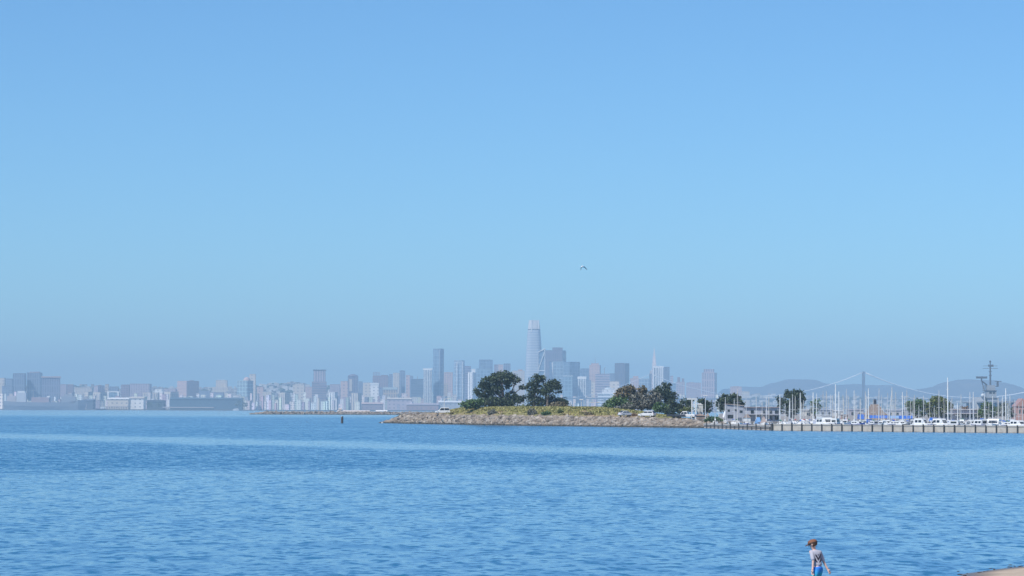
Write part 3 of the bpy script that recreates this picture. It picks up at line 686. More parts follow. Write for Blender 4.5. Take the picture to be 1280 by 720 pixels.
# low sandy spit with a white shed on the jetty's inner end
Y = 2330
def tinyshed(px0, px1, yt, yb, col, rc, label):
    s = S(Y); xc = (px0+px1)/2; o = empty('shore_shed', (X(xc, Y), Y, 0)); tag(o, label, 'shed'); w_ = (px1-px0)*s/2; h = Z(xc, yt, Y)
    MB().box(-w_, w_, -2, 2, -.5, h*.75).build('wall', PAINT, o, color=col); MB().add([(-w_-.2,-2.3,h*.755),(w_+.2,-2.3,h*.755),(w_+.2,2.3,h*.755),(-w_-.2,2.3,h*.755),(-w_-.2,0,h),(w_+.2,0,h)], [(0,1,5,4),(2,3,4,5),(3,0,4),(1,2,5),(3,2,1,0)]).build('roof', PAINT, o, color=rc)
tinyshed(422,462,513,516,(.55,.45,.40),(.7,.62,.56),'long cream roofed shed low on the rock jetty')
tinyshed(470,484,512.8,516,(.7,.68,.66),(.8,.78,.75),'small white shed on the rock jetty beside the point')
tinyshed(423.5,427,510,515,(.5,.42,.36),(.45,.4,.36),'tiny tan hut at the left end of the jetty shed')

# ------------------------------------------------------------------ the rock point with meadow and road
def lerp(tab, x):
    if x <= tab[0][0]: return tab[0][1]
    for (a, ya), (b, yb) in zip(tab, tab[1:]):
        if x <= b: return ya+(yb-ya)*(x-a)/(b-a)
    return tab[-1][1]
YF = [(470,884),(480,872),(520,842),(560,815),(640,762),(760,722),(880,686),(920,668)]
RT = [(476,-.5),(481,.25),(492,1.5),(506,2.5),(530,2.75),(560,2.5),(640,2.4),(760,2.25),(860,1.8),(884,1.3),(905,.7),(918,-.6)]
CT = [(476,-.6),(500,2.4),(540,3.1),(562,3.9),(580,4.75),(640,4.9),(745,4.9),(790,4.1),(825,3.0),(850,2.3),(884,1.6),(905,.8),(918,-.6)]
def gz(px, s_):
    r = lerp(RT, px); c = lerp(CT, px)
    if s_ < 0: return max(-1.5, s_*.45)
    if s_ < 7: return r*(s_/7)**.9 if r > 0 else r*s_/7
    if s_ < 12: return r+min(.6, max(0, c-r))*(s_-7)/5
    r += min(.6, max(0, c-r))
    if s_ < 30:
        t = (s_-12)/18; t = t*t*(3-2*t); return r+(c-r)*t
    if s_ < 90: return c
    return c-(s_-90)*.08
def gpos(px, s_):
    Yp = lerp(YF, px)+s_; return (X(px, Yp), Yp, gz(px, s_))
def point_mat():
    m, n = mat('point_soil_and_grass'); b = n.b; tc = n.new('ShaderNodeTexCoord'); f = n.noise(tc.outputs['Object'], .35, 5, .65); f2 = n.noise(tc.outputs['Object'], .06, 4)
    n.put(b.inputs['Base Color'], n.mix(n.sstep(f2, .42, .56), n.ramp(f, [(.3,(.24,.17,.10)),(.7,(.36,.27,.17))]), n.ramp(f, [(.3,(.15,.14,.05)),(.7,(.24,.22,.08))])))
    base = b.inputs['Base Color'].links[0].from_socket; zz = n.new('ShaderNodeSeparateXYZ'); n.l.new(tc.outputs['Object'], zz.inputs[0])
    n.put(b.inputs['Base Color'], n.mix(n.sstep(zz.outputs[2], 1.9, 2.5), (.085,.075,.065), base))  # low ground painted dark, standing in for the shade between the boulders
    b.inputs['Roughness'].default_value = .95; return m
ss = [-5,-2,0,1.5,3,5,7,8.5,10,12,15,18,21,24,27,30,40,55,75,90,105,125]; vs = []; n_ = 150
for i in range(n_+1):
    px = 470+(918-470)*i/n_
    for t in ss:
        x, y, z = gpos(px, t); vs.append((x, y, z+(noise.noise(Vector((x*.2,y*.2,0)))*.18 if t > 6 else 0)))
m_ = len(ss)
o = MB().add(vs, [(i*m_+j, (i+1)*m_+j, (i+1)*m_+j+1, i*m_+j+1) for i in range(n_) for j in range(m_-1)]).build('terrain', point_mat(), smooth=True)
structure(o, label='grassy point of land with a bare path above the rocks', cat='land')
mb = MB()
for k in range(8200):
    px = random.uniform(476, 914); t = random.uniform(-1.2, 7.4); r = random.uniform(.2, .46) if random.random() < .9 else random.uniform(.46, .85)
    if px < 500: r *= .8
    x, y, z = gpos(px, t); put_rock(mb, (x, y, z+r*.12), r)
structure(mb.build('riprap', MROCK), 'stuff', 'tan and grey riprap boulders edging the grassy point', 'rocks')
gm = MB()
for k in range(15000):
    px = random.uniform(556, 850); t = random.uniform(12, 34) if random.random() < .75 else random.uniform(30, 70)
    c = lerp(CT, px)
    if t < 17 and random.random() < .72: continue
    if noise.noise(Vector((px*.05, t*.25, 4))) < -.22 and t < 24: continue
    x, y, z = gpos(px, t); h = random.uniform(.15, .42); w_ = random.uniform(.15,.4); a = random.uniform(0, PI); dx, dy = math.cos(a)*w_, math.sin(a)*w_; lx, ly = random.uniform(-.2,.2), random.uniform(-.2,.2)
    gm.add([(x-dx,y-dy,z-.05),(x+dx,y+dy,z-.05),(x+dx*.7+lx,y+dy*.7+ly,z+h),(x-dx*.5+lx,y-dy*.5+ly,z+h*.8)], [(0,1,2,3)])
structure(gm.build('grass', LEAF['grass']), 'stuff', 'yellow green dry grass covering the point', 'grass')

# ------------------------------------------------------------------ vegetation
def crown_mesh(lobes, Y, base, dens=1.0, leaf=.5, clump=.9, seed=0):
    """lobes in photo pixels at depth Y; every lobe is filled with leaf clumps"""
    r = random.Random(seed); cm = MB(); s = S(Y)
    for (cx, cyy, rx, ry) in lobes:
        c = at(cx, cyy, Y)-base; ax, az = rx*s*1.1, ry*s*1.1; ay = min(max(ax, az), 6.0)
        nc = max(6, int(dens*13*(ax*az+ax*ay+ay*az)/3/(clump*clump)))
        dy = r.uniform(-.3, .3)*ay
        for k in range(nc):
            while True:
                q = Vector((r.uniform(-1,1), r.uniform(-1,1), r.uniform(-1,1)))
                if .3 < q.length < 1: break
            q = q.normalized()*(q.length**.45)*(1-.18*r.random()); cc = c + Vector((q.x*ax, q.y*ay+dy, q.z*az)); cr = clump*r.uniform(.45, 1.1)
            for i in range(int(r.uniform(10, 17))):
                v = Vector((r.gauss(0,.5), r.gauss(0,.5), r.gauss(0,.36)))*cr; p = cc+v; ls = leaf*r.uniform(.5, 1.25)
                nrm = Vector((r.gauss(0,1), r.gauss(0,1), r.gauss(0,1)+.6)).normalized(); u = nrm.orthogonal().normalized(); u.rotate(Matrix.Rotation(r.uniform(0,6.28), 3, nrm)); w_ = nrm.cross(u)
                cm.add([p-u*ls*.5-w_*ls*.3, p+u*ls*.5-w_*ls*.22, p+u*ls*.42+w_*ls*.3, p-u*ls*.35+w_*ls*.28], [(0,1,2,3)])
    return cm
def tree(name, label, Y, basepx, basey, lobes, kind, trunks=(), cat='tree', dens=1.0, leaf=.5, clump=.9, group=None, zb=None, seed=1):
    b = at(basepx, basey, Y)
    if zb is not None: b.z = zb
    o = empty(name, b); tag(o, label, cat, group)
    crown_mesh(lobes, Y, b, dens, leaf, clump, seed).build('crown' if cat == 'tree' else 'foliage', LEAF[kind], o)
    if not trunks and cat == 'tree':
        lb = max(lobes, key=lambda q: q[2]*q[3]); trunks = [([(basepx, basey), (lb[0], lb[1])], .22)]
        for q in lobes[:4]: trunks.append(([(lb[0]*.6+basepx*.4, lb[1]*.6+basey*.4), (q[0], q[1])], .1))
    if trunks:
        tm = MB()
        for pts, r in trunks:
            ps = [at(p[0], p[1], Y)-b+Vector((0, random.uniform(-.4,.4) if i else 0, -.3 if i == 0 else 0)) for i, p in enumerate(pts)]
            tm.tube(ps, [r*(1-.55*i/max(1, len(ps)-1)) for i in range(len(ps))], 7)
        tm.build('trunk' if cat == 'tree' else 'stem', BARK, o)
    return o
tree('pine_tree','largest dark pine with a broad rounded crown on the grassy point',822,630,510,
 [(628,472,15,7.5),(612,479,11,8),(644,474.5,6,4.5),(605,489,11,8),(619,488,9,6),(634,481,5,4),(639,495,7,6),(652,484,3.5,1.8),(657,485,1.8,1.2),(648,499,7,4),(656,496,2.5,1.5),(617,502,18,6),(636,505,8,4)],'pine',
 [([(630,511),(629,495),(627,480),(624,472)],.5),([(630,500),(640,488),(646,476)],.25),([(629,497),(616,487),(610,479)],.28),([(631,503),(645,490),(653,484)],.2),([(612,511),(610,497),(604,488)],.35),([(646,510),(648,500)],.2)],seed=2)
tree('bush','rounded green bush at the left foot of the largest pine',815,589,510,[(590,504.5,11,4.8),(582,507,6,3),(598,504,6,5)],'green',cat='bush',seed=3)
tree('pine_tree','tall narrow pine with bare leaning trunk right of the largest pine',812,668,510,
 [(672,474,7,5),(677,473,5,3.5),(665,482,6.5,5),(673,486,6,5),(679,490,4,3.5),(664,491,5,3),(667,500,8,6),(675,503,5,5),(661,508,3,2.5)],'pine',
 [([(668,511),(667.5,497),(670,484),(673,474)],.42),([(668,498),(676,488)],.16),([(668,494),(662,485)],.16)],seed=4)
tree('pine_tree','flat topped pine leaning right beside the tall narrow pine',810,684,510,
 [(690.5,478.5,7,4.2),(684,482,3.5,3.5),(696,481.5,3.5,2.8),(687,486,6,3.2),(681,491,4,3.5),(699,489.5,2.6,1.2),(695,484,5,3)],'pine',
 [([(684,511),(684.5,498),(688,490),(694,483)],.36),([(685,495),(692,491),(699,489)],.14),([(685,498),(681,491)],.14)],seed=5)
tree('bush','low dark evergreen bush mass under the leaning pine',817,695,510,[(690,501,9,6.5),(700,503,8,5.5),(682,505,5,4),(707,505.5,3.5,3.5)],'pine',cat='bush',seed=6)
tree('bush','olive grey rounded bush in front of the leaning pine',800,697,511.5,[(698,507,9,4),(691,508.5,5,2.8),(704,508.5,4,2.6)],'olive',cat='bush',seed=7)
tree('bush','pale green low bush between the two leaning pines and largest pine',803,653,511.5,[(654,509.5,5,2),(647,510.3,4,1.4)],'lime',cat='bush',seed=8)
SB = [(616,516,6,3.2,'grey','grey green shrub at the left of the meadow edge above the rocks'),(665,515.5,5.5,4.2,'grey','grey green shrub below the tall narrow pine'),(683,517.5,5.5,3.4,'green','bright dark green shrub below the leaning pine'),
 (708.5,519.5,2.6,1.6,'brown','small rust brown shrub right of the green meadow shrub'),(735,517.5,4.5,2.2,'olive','olive shrub at the top of the rocks below the lamp posts'),(606,523,2.2,1.6,'brown','tiny brown shrub among the rocks at the left'),
 (793,518.6,3,1.6,'brown','rust brown shrub between the two parked silver cars'),(566,517.4,3,1.3,'olive','low olive tuft just right of the white minivan'),(700,514,3.5,2,'lime','pale lime shrub on the meadow slope'),(628,518.5,2.5,1.3,'olive','small olive shrub on the path right of the grey green shrub')]
for k, (cx, cyy, rx, ry, kd, lb) in enumerate(SB):
    Yb = lerp(YF, cx)+12
    tree('shrub', lb, Yb, cx, cyy+ry, [(cx, cyy, rx, ry),(cx+rx*.4, cyy+ry*.35, rx*.6, ry*.6)], kd, cat='shrub', leaf=.3, clump=.5, dens=1.0, seed=20+k)
tree('eucalyptus_tree','brown tinged eucalyptus with a tall rounded crown on the mound',780,782,510,[(787,485.5,5.5,4.5),(779,491,8,6.5),(790,491,4,6),(771,497,5,4),(785,498,7,6)],'olive',seed=31)
tree('eucalyptus_tree','smaller brown tinged eucalyptus right of the tall rounded one',785,801,510,[(802,486.5,5,4.2),(800,493,4.5,5),(805,492,3,4)],'olive',seed=32)
tree('bush','bright green spreading bush at the left end of the mound trees',768,770,512,[(773,501.5,11,4.5),(764,505.5,10,4),(757,508.5,5,2.2),(782,505,6,5)],'green',cat='bush',seed=33)
tree('eucalyptus_tree','wide grey olive tree mass in the middle of the mound trees',772,802,513,[(797,498.5,8,6.5),(809,501,8,7),(803,506,13,6),(790,506,6,5)],'grey',seed=34)
tree('eucalyptus_tree','grey olive tree beside the dark cypress on the mound',775,819,514,[(817,494,7,5.5),(822,500,6,7),(816,506,7,6)],'grey',seed=35)
tree('shrub','grey leafless looking shrub below the grey olive trees',762,786,513,[(786,509,9,3.5),(776,510.5,5,2)],'grey',cat='shrub',seed=36)
tree('cypress_tree','dark wind bent cypress at the right end of the mound trees',776,832,514,[(829,486.5,9,4),(833,481.5,5,2.6),(822,490,5,3),(837,493,7,6),(844,498,3.5,1.3),(828,494,6,5),(835,500,5,4)],'pine',
 [([(832,515),(833,503),(831,493),(830,486)],.35),([(833,503),(840,497),(845,498)],.15)],seed=37)
tree('bush','dark green undergrowth bush under the wind bent cypress',765,826,517,[(825,509,7,6),(832,512,5,5)],'green',cat='bush',seed=38)
tree('bush','dark bluish bush right of the mound behind the dark trailer',760,841,520,[(840,504,6,5),(838,513,7,6),(845,509,3,4)],'pine',cat='bush',seed=39)
tree('tree','dark tree left of the white gantry posts',775,856,519,[(856,507,7,7),(862,502,4,3.2),(851,512,5,5)],'pine',seed=40)
tree('bush','lime green bush below the dark tree by the white gantry',752,860,519,[(860,512.5,5,4),(856,514,3,3)],'lime',cat='bush',seed=41)
tree('tree','dark tree behind the small white pavilion',790,878,520,[(877,502,5,2.5),(882,506,4,4),(886,509,4,7),(877,512,4,6)],'pine',seed=42)
tree('bush','green bush at the right end of the rocks above the dock',690,892,529,[(892,524.5,9,3.4),(885,526,4,2.2),(899,526,4,2)],'green',cat='bush',leaf=.3,clump=.5,seed=43)
tree('tree','round dark tree behind the pale gabled house',800,912,521,[(913,498,12,5.5),(904,505,8,8),(921,505,8,6),(910,508,9,7)],'pine',[([(912,522),(912,508)],.3),([(911,512),(904,505)],.18)],seed=44)
tree('tree','tall dark tree standing left of centre among the marina masts',850,992,522,[(994,493,9,6),(986,500,8,9),(999,501,6.5,10),(992,510,9,8),(984,491,3,3),(988,515,6,6)],'pine',seed=45)
tree('tree','small ragged dark tree left of the tall dark marina tree',860,974,522,[(974,500,2.5,3),(977,504,3,4),(975,512,3,5)],'pine',seed=46)
tree('tree','thin sparse tree right of the tall dark marina tree',855,1020,522,[(1021,503,3,3.5),(1023,509,3.4,4),(1017,514,4,5),(1015,505,1.8,3)],'green',dens=.6,seed=47)
tree('tree','dark green tree, left of two before the flat roofed building',880,1145,524,[(1141,509,6,7),(1149,505,8,5.5),(1150,513,9,7),(1137,506,4,4)],'green',seed=48)
tree('tree','sunlit olive green tree, right of two before the flat roofed building',878,1171,524,[(1172,501.5,9,5.5),(1166,508,8,7),(1178,509,8,7),(1168,516,9,5),(1182,504,4,5)],'lime',seed=49)
tree('tree','dark small tree beside the sunlit olive green tree',905,1188,524,[(1187,508,3,5),(1184,513,4,5)],'pine',seed=50)
tree('tree','dark tree below the tower of the grey warship',900,1234,526,[(1233,511,7,8),(1228,516,6,6),(1240,514,7,7)],'green',seed=51)
tree('tree','dark tree right of the warship tower behind the white boats',905,1257,526,[(1256,512,6,8),(1262,516,5,6),(1251,515,5,6)],'pine',seed=52)
tree('tree','small round brown tree on the roofline of the flat roofed building',930,1205,516,[(1206,511,4,2.6)],'brown',seed=53)

# ------------------------------------------------------------------ cars on the point
def car(loc, rz, label, cat, style, col, name):
    o = empty(name, loc, rz); tag(o, label, cat)
    L, W, H = {'van':(4.5,1.85,1.85),'suv':(4.4,1.8,1.62),'hatch':(4.1,1.75,1.5),'pickup':(5.2,1.9,1.75)}[style]
    h = L/2; w_ = W/2
    def prof(pts, wb, wt, n):           # side profile extruded, narrowing with height
        zmax = max(p[1] for p in pts); zmin = min(p[1] for p in pts)
        ww = lambda z: wb+(wt-wb)*(z-zmin)/(zmax-zmin)
        m = MB(); k = len(pts)
        m.add([(x,-ww(z),z) for x, z in pts]+[(x,ww(z),z) for x, z in pts], [tuple(range(k)), tuple(range(2*k-1,k-1,-1))]+[(i, k+i, k+(i+1)%k, (i+1)%k) for i in range(k)])
        ob = m.build(n, PAINT, o, color=col); bv = ob.modifiers.new('bevel','BEVEL'); bv.width = .07; bv.segments = 2; return ob
    prof([(-h+.05,.35),(h-.1,.35),(h,.55),(h-.05,.78),(h-1.0,.95),(-h+.1,1.0),(-h,.7)], w_, w_*.97, 'body')
    cab = {'van':[(h-1.05,.94),(h-1.75,H),(-h+.35,H),(-h+.12,.96)],'suv':[(h-1.15,.94),(h-1.95,H),(-h+.55,H),(-h+.12,.96)],'hatch':[(h-1.1,.94),(h-1.9,H),(-h+.95,H),(-h+.2,.96)],'pickup':[(h-1.3,.94),(h-2.0,H),(-h+2.1,H),(-h+1.85,.96)]}[style]
    prof(cab, w_*.95, w_*.78, 'cabin')
    a, b, c, d = cab
    for sg in (-1, 1):
        def sd(t, z): # point on the side glass
            return None
        yb = sg*(w_*.95-.02+.035); yt = sg*(w_*.80+.03); z0 = 1.08; z1 = H-.16
        f0 = lambda z: a[0]+(b[0]-a[0])*(z-.94)/(H-.94)-.12; r0 = lambda z: d[0]+(c[0]-d[0])*(z-.96)/(H-.96)+.14
        mid = (f0(z0)+r0(z0))/2
        for x0, x1, x2, x3 in ((f0(z0), f0(z1), mid+.06, mid+.06), (mid-.06, mid-.06, r0(z0), r0(z1))):
            MB().add([(x0,yb,z0),(x1,yt,z1),(x3,yt,z1),(x2,yb,z0)], [(0,1,2,3)]).build('window', GLASS, o)
    for (pa, pb, off, n) in ((a, b, .03, 'windscreen'), (d, c, -.03, 'rear_window')):
        t0, t1 = .15, .88; q0 = (pa[0]+(pb[0]-pa[0])*t0+off, pa[1]+(pb[1]-pa[1])*t0+.02); q1 = (pa[0]+(pb[0]-pa[0])*t1+off, pa[1]+(pb[1]-pa[1])*t1+.02)
        MB().add([(q0[0],-w_*.82,q0[1]),(q0[0],w_*.82,q0[1]),(q1[0],w_*.72,q1[1]),(q1[0],-w_*.72,q1[1])], [(0,1,2,3)]).build(n, GLASS, o)
    for sx in (-1, 1):
        for sy in (-1, 1):
            wh = MB().loft([[(sx*(h-.85)+r*math.cos(t), sy*y, .33+r*math.sin(t)) for t in [2*PI*k/14 for k in range(14)]] for r, y in ((.29,w_-.22),(.33,w_-.18),(.33,w_-.02),(.29,w_+.015))]).build('wheel', RUBBER, o)
            MB().loft([[(sx*(h-.85)+r*math.cos(t), sy*y, .33+r*math.sin(t)) for t in [2*PI*k/10 for k in range(10)]] for r, y in ((.2,w_+.018),(.18,w_+.04))]).build('rim', ALU, wh)
    for sy in (-1, 1):
        MB().box(h-.12, h+.012, sy*w_*.62-.18, sy*w_*.62+.18, .62, .76).build('headlight', GLASS, o); MB().box(-h-.012, -h+.1, sy*w_*.8-.1, sy*w_*.8+.1, .72, .95).build('tail_light', PAINT, o, color=(.35,.02,.02))
    return o
def oncar(px, s_, rz, label, cat, style, col, name='parked_car'):
    x, y, z = gpos(px, s_); return car((x, y, z+.12), rz, label, cat, style, col, name)
oncar(553, 9.6, PI+.12, 'white minivan with dark side windows parked at the tip of the rock point', 'van', 'van', (.68,.68,.67), 'minivan')
oncar(782.5, 9.8, .55, 'silver hatchback with dark tail parked left of the white estate car', 'car', 'hatch', (.55,.57,.6))
oncar(809, 10.0, PI-.5, 'white estate car parked in front of the mound trees', 'car', 'suv', (.62,.62,.62))
oncar(857, 13.5, PI*.9, 'white pickup truck parked behind the dark flat trailer', 'pickup', 'pickup', (.6,.6,.6), 'pickup_truck')
x, y, z = gpos(845, 9.5); o = empty('trailer', (x, y, z+.1), .05); tag(o, 'long dark flat trailer at the right end of the mound', 'trailer')
MB().box(-2.3,2.3,-.9,.9,.45,.62).build('deck', PAINT, o, color=(.04,.045,.05)); MB().box(-2.25,2.25,-.95,-.9,.63,1.0).build('side_panel', PAINT, o, color=(.05,.055,.07)); MB().box(-2.25,2.25,.9,.95,.63,1.0).build('side_panel', PAINT, o, color=(.05,.055,.07))
for sx in (-.5,.5):
    for sy in (-.8,.8): MB().loft([[(sx+.32*math.cos(t), sy+q, .32+.32*math.sin(t)) for t in [2*PI*k/12 for k in range(12)]] for q in (-.1,.1)]).build('wheel', RUBBER, o)
MB().tube([(-2.3,0,.5),(-3.3,0,.45)], .06, 5).build('drawbar', PILE, o)

# ------------------------------------------------------------------ lamp posts
def lamp(px, yt, s_, label, kind='arm', arm=6.0, Yp=None, zb=None):
    if Yp is None: x, y, z = gpos(px, s_)
    else: x, y, z = X(px, Yp), Yp, zb
    o = empty('street_lamp', (x, y, z)); tag(o, label, 'lamp post', 'lamp posts across the point and marina'); s = S(y); h = Z(px, yt, y)-z
    MB().cyl(0,0,-.2,h,.10,8,.07).build('pole', WHITE, o)
    if kind == 'arm':
        MB().tube([(0,0,h-.1),(arm*s*.5,0,h+.15),(arm*s,0,h+.2)], .05, 5).build('arm', WHITE, o); MB().box(arm*s-.1,arm*s+.6,-.15,.15,h+.12,h+.27).build('lamp_head', WHITE, o)
    elif kind == 'tee':
        MB().box(-arm*s,arm*s,-.06,.06,h,h+.1).build('arm', WHITE, o)
        for sg in (-1,1): MB().box(sg*arm*s-.4,sg*arm*s+.4,-.16,.16,h+.1,h+.26).build('lamp_head', WHITE, o)
    else:
        MB().box(-.55,.55,-.3,.3,h,h+.22).build('lamp_head', WHITE, o)
lamp(555.3, 499, 42, 'white lamp post with one right pointing arm left of the green bush', 'arm', 5.0)
lamp(743.5, 503.6, 48, 'white T shaped double lamp post left of the bright green bush', 'tee', 4.6)
lamp(726.6, 500, 45, 'thin plain white post between the pines and the T shaped lamp', 'head')
lamp(881.7, 495, 30, 'white lamp post with a flat head above the small brown roofed kiosk', 'head')
lamp(1131, 496, 0, 'white lamp post with double head beside the left green marina tree', 'tee', 3.0, 870, 1.4)
# white gantry
x, y, z = gpos(866.5, 32); s = S(y); o = empty('boat_hoist', (x, y, z)); tag(o, 'white boat hoist gantry standing left of the small white pavilion', 'gantry')
ht_ = Z(866, 499.6, y)-z
for px in (864.8, 869.4): MB().box((px-866.5)*s-.16,(px-866.5)*s+.16,-.16,.16,-.3,ht_).build('post', WHITE, o)
MB().box((858.5-866.5)*s,(871-866.5)*s,-.2,.2,ht_+.01,ht_+.35).build('beam', WHITE, o); MB().box((864.8-866.5)*s,(869.4-866.5)*s,-.1,.1,ht_*.72,ht_*.72+.25).build('cross_bar', WHITE, o)

# ------------------------------------------------------------------ marina ground
YW = lambda px: 607-(px-965)*.149
MG = 1.4
mpts = [(X(893,742),742),(X(930,729),729),(X(984,731),731),(X(990,815),815),(X(1330,835),835),(X(1330,3000),3000),(X(900,3000),3000)]
structure(landpoly('quay', mpts, -2, MG, simple('quay_paving', (.28,.26,.24), .9, .2, .2)), label='low paved quay behind the marina boats', cat='quay')

def hut(px0, px1, yt, ye, Y, wallc, roofc, label, name='kiosk', roofname='roof', zb=MG, cat='kiosk', door=True):
    s = S(Y); xc = (px0+px1)/2; o = empty(name, (X(xc, Y), Y, zb)); tag(o, label, cat); w_ = (px1-px0)*s/2; h = Z(xc, ye, Y)-zb; ht2 = Z(xc, yt, Y)-zb
    MB().box(-w_,w_,-w_,w_,0,h).build('wall', PAINT, o, color=wallc)
    e = w_*1.15; MB().add([(-e,-e,h+.003),(e,-e,h+.003),(e,e,h+.003),(-e,e,h+.003),(0,0,ht2)], [(3,2,1,0),(0,1,4),(1,2,4),(2,3,4),(3,0,4)]).build('roof', PAINT, o, color=roofc)
    if door: MB().box(-w_*.3,w_*.3,-w_-.03,-w_-.003,.05,h*.8).build('door', PAINT, o, color=tuple(c*.75 for c in wallc))
    return o
# pale two storey house and its long wing
Y = 736; s = S(Y); o = empty('marina_house', (X(919, Y), Y+5, MG)); tag(o, 'pale grey two storey house with sloping parapet at the marina', 'house')
lx = lambda px: (px-919)*s; lz = lambda py: Z(919, py, Y)-MG
MB().add([(lx(909),-4,0),(lx(929.5),-4,0),(lx(929.5),4,0),(lx(909),4,0),(lx(909),-4,lz(505.5)),(lx(929.5),-4,lz(507.5)),(lx(929.5),4,lz(507.5)),(lx(909),4,lz(505.5))], [(3,2,1,0),(4,5,6,7),(0,1,5,4),(1,2,6,5),(2,3,7,6),(3,0,4,7)]).build('wall', PAINT, o, color=(.36,.37,.41))
MB().add([(lx(908.4),-4.3,lz(505.4)+.01),(lx(930),-4.3,lz(507.4)+.01),(lx(930),4.3,lz(507.4)+.01),(lx(908.4),4.3,lz(505.4)+.01),(lx(908.4),-4.3,lz(504.7)),(lx(930),-4.3,lz(506.5)),(lx(930),4.3,lz(506.5)),(lx(908.4),4.3,lz(504.7))], [(3,2,1,0),(4,5,6,7),(0,1,5,4),(1,2,6,5),(2,3,7,6),(3,0,4,7)]).build('roof', PAINT, o, color=(.45,.36,.32))
for a, b, c, d in ((909.8,912.5,511.8,514.6),(918.5,921,511.5,514.5),(925,928.5,513,516)): MB().box(lx(a),lx(b),-4.06,-4.005,lz(d),lz(c)).build('window', GLASS, o)
MB().box(lx(909.8),lx(916.8),-4.06,-4.005,lz(522.8),lz(518.5)).build('garage_opening', GLASS, o); MB().box(lx(922.5),lx(927.5),-4.06,-4.005,lz(526),lz(522)).build('door', PAINT, o, color=(.12,.14,.17))
Y = 748; s = S(Y); o = empty('clubhouse', (X(953, Y), Y+5, MG)); tag(o, 'long flat roofed grey clubhouse with dark windows beside the pale house', 'building')
lx = lambda px: (px-953)*s; lz = lambda py: Z(953, py, Y)-MG
MB().box(lx(931),lx(975),-4,4,0,lz(509.5)).build('wall', PAINT, o, color=(.35,.37,.42)); MB().box(lx(930.4),lx(975.6),-4.5,4.5,lz(509.5)+.005,lz(508.6)).build('roof', PAINT, o, color=(.30,.24,.24))
for a, b in ((938.8,943),(954,957),(962.5,965.5),(969,973.5)): MB().box(lx(a),lx(b),-4.06,-4.005,lz(517),lz(513)).build('window', GLASS, o)
for a, b in ((962.8,966),(969,973.5)): MB().box(lx(a),lx(b),-4.06,-4.005,lz(524.8),lz(520)).build('door', GLASS, o)
MB().box(lx(931.2),lx(974.8),-5.4,-4.02,lz(518.3),lz(517.9)).build('balcony', PAINT, o, color=(.5,.5,.53))
hut(929.3,938,517,522.2,700,(.72,.70,.66),(.24,.19,.165),'white kiosk with a brown pyramid roof above the timber dock', zb=0.9)
hut(882,887,515.8,520.5,733,(.5,.45,.40),(.27,.21,.17),'tiny tan kiosk with a peaked roof behind the green bush', zb=1.2)
hut(871.5,878.5,504,506,778,(.55,.55,.52),(.5,.48,.45),'small white pavilion between the gantry and the dark tree','pavilion', zb=gz(875,70), cat='pavilion')
hut(868,882.5,517.5,519.5,772,(.30,.24,.2),(.36,.26,.2),'low brown roofed cabin behind the white gantry','cabin', zb=gz(875,60), cat='cabin')
# tan pyramid roof restaurant
Y = 900; s = S(Y); o = empty('restaurant', (X(1097.5, Y), Y+8, MG)); tag(o, 'tan building with a tall truncated pyramid roof and dark cupola', 'building'); zz = lambda py: Z(1097, py, Y)-MG
MB().box(-13*s,13*s,-7,7,0,zz(519)).build('wall', PAINT, o, color=(.33,.25,.2))
MB().prism([(-13.5*s,-7.4),(13.5*s,-7.4),(13.5*s,7.4),(-13.5*s,7.4)], zz(519)+.01, zz(515), [(-9*s,-5),(9*s,-5),(9*s,5),(-9*s,5)]).prism([(-8.7*s,-5),(8.7*s,-5),(8.7*s,5),(-8.7*s,5)], zz(514.9), zz(505.3), [(-4*s,-2.4),(4*s,-2.4),(4*s,2.4),(-4*s,2.4)]).build('roof', simple('tan_shingle', (.21,.165,.14), .9, .3, 1.2), o)
MB().box(-1.6*s,1.6*s,-1,1,zz(505.2),zz(500.6)).prism([(-2*s,-1.2),(2*s,-1.2),(2*s,1.2),(-2*s,1.2)], zz(500.5), zz(498.8), [(-.2,-.2),(.2,-.2),(.2,.2),(-.2,.2)]).build('cupola', PAINT, o, color=(.05,.06,.08))
def warehouse(x0, x1, yt, Y, col, label):
    s = S(Y); xc = (x0+x1)/2; o = empty('warehouse', (X(xc, Y), Y, MG)); tag(o, label, 'warehouse'); w_ = (x1-x0)*s/2; h = Z(xc, yt, Y)-MG
    MB().box(-w_, w_, -7, 7, 0, h*.8).build('wall', PAINT, o, color=col)
    MB().add([(-w_-.4,-7.5,h*.805),(w_+.4,-7.5,h*.805),(w_+.4,7.5,h*.805),(-w_-.4,7.5,h*.805),(-w_-.4,0,h),(w_+.4,0,h)], [(0,1,5,4),(2,3,4,5),(3,0,4),(1,2,5),(3,2,1,0)]).build('roof', PAINT, o, color=tuple(c*.8 for c in col))
    n_ = max(1, int((x1-x0)/7))
    for k in range(n_): a = -w_+2*w_*(k+.3)/n_; MB().box(a, a+w_*.7/n_, -7.06, -7.005, .02, h*.5).build('door', GLASS, o)
for q in ((978,990,512,1500,(.42,.42,.44),'grey warehouse behind the tall dark marina tree'),(1003,1016,511.5,1620,(.55,.52,.48),'cream warehouse behind the bright masts right of the tall dark tree'),
 (1023,1040,511,1750,(.35,.38,.44),'slate blue warehouse above the tall white cabin cruiser'),(1042,1052,512.5,1480,(.6,.58,.56),'white warehouse left of the reddish brown shop'),(1060,1078,511,1900,(.38,.36,.4),'mauve grey warehouse behind the bridge tower foot'),
 (1108,1124,511.5,1700,(.45,.46,.5),'pale blue grey warehouse right of the tan pyramid roof'),(1124.5,1139,510.5,2050,(.32,.33,.38),'dark slate warehouse behind the double headed lamp post'),(1218,1230,511,1560,(.5,.48,.46),'beige warehouse below the warship bow'),(1258,1274,510,1800,(.4,.4,.44),'grey warehouse left of the brick gabled house')):
    warehouse(*q)
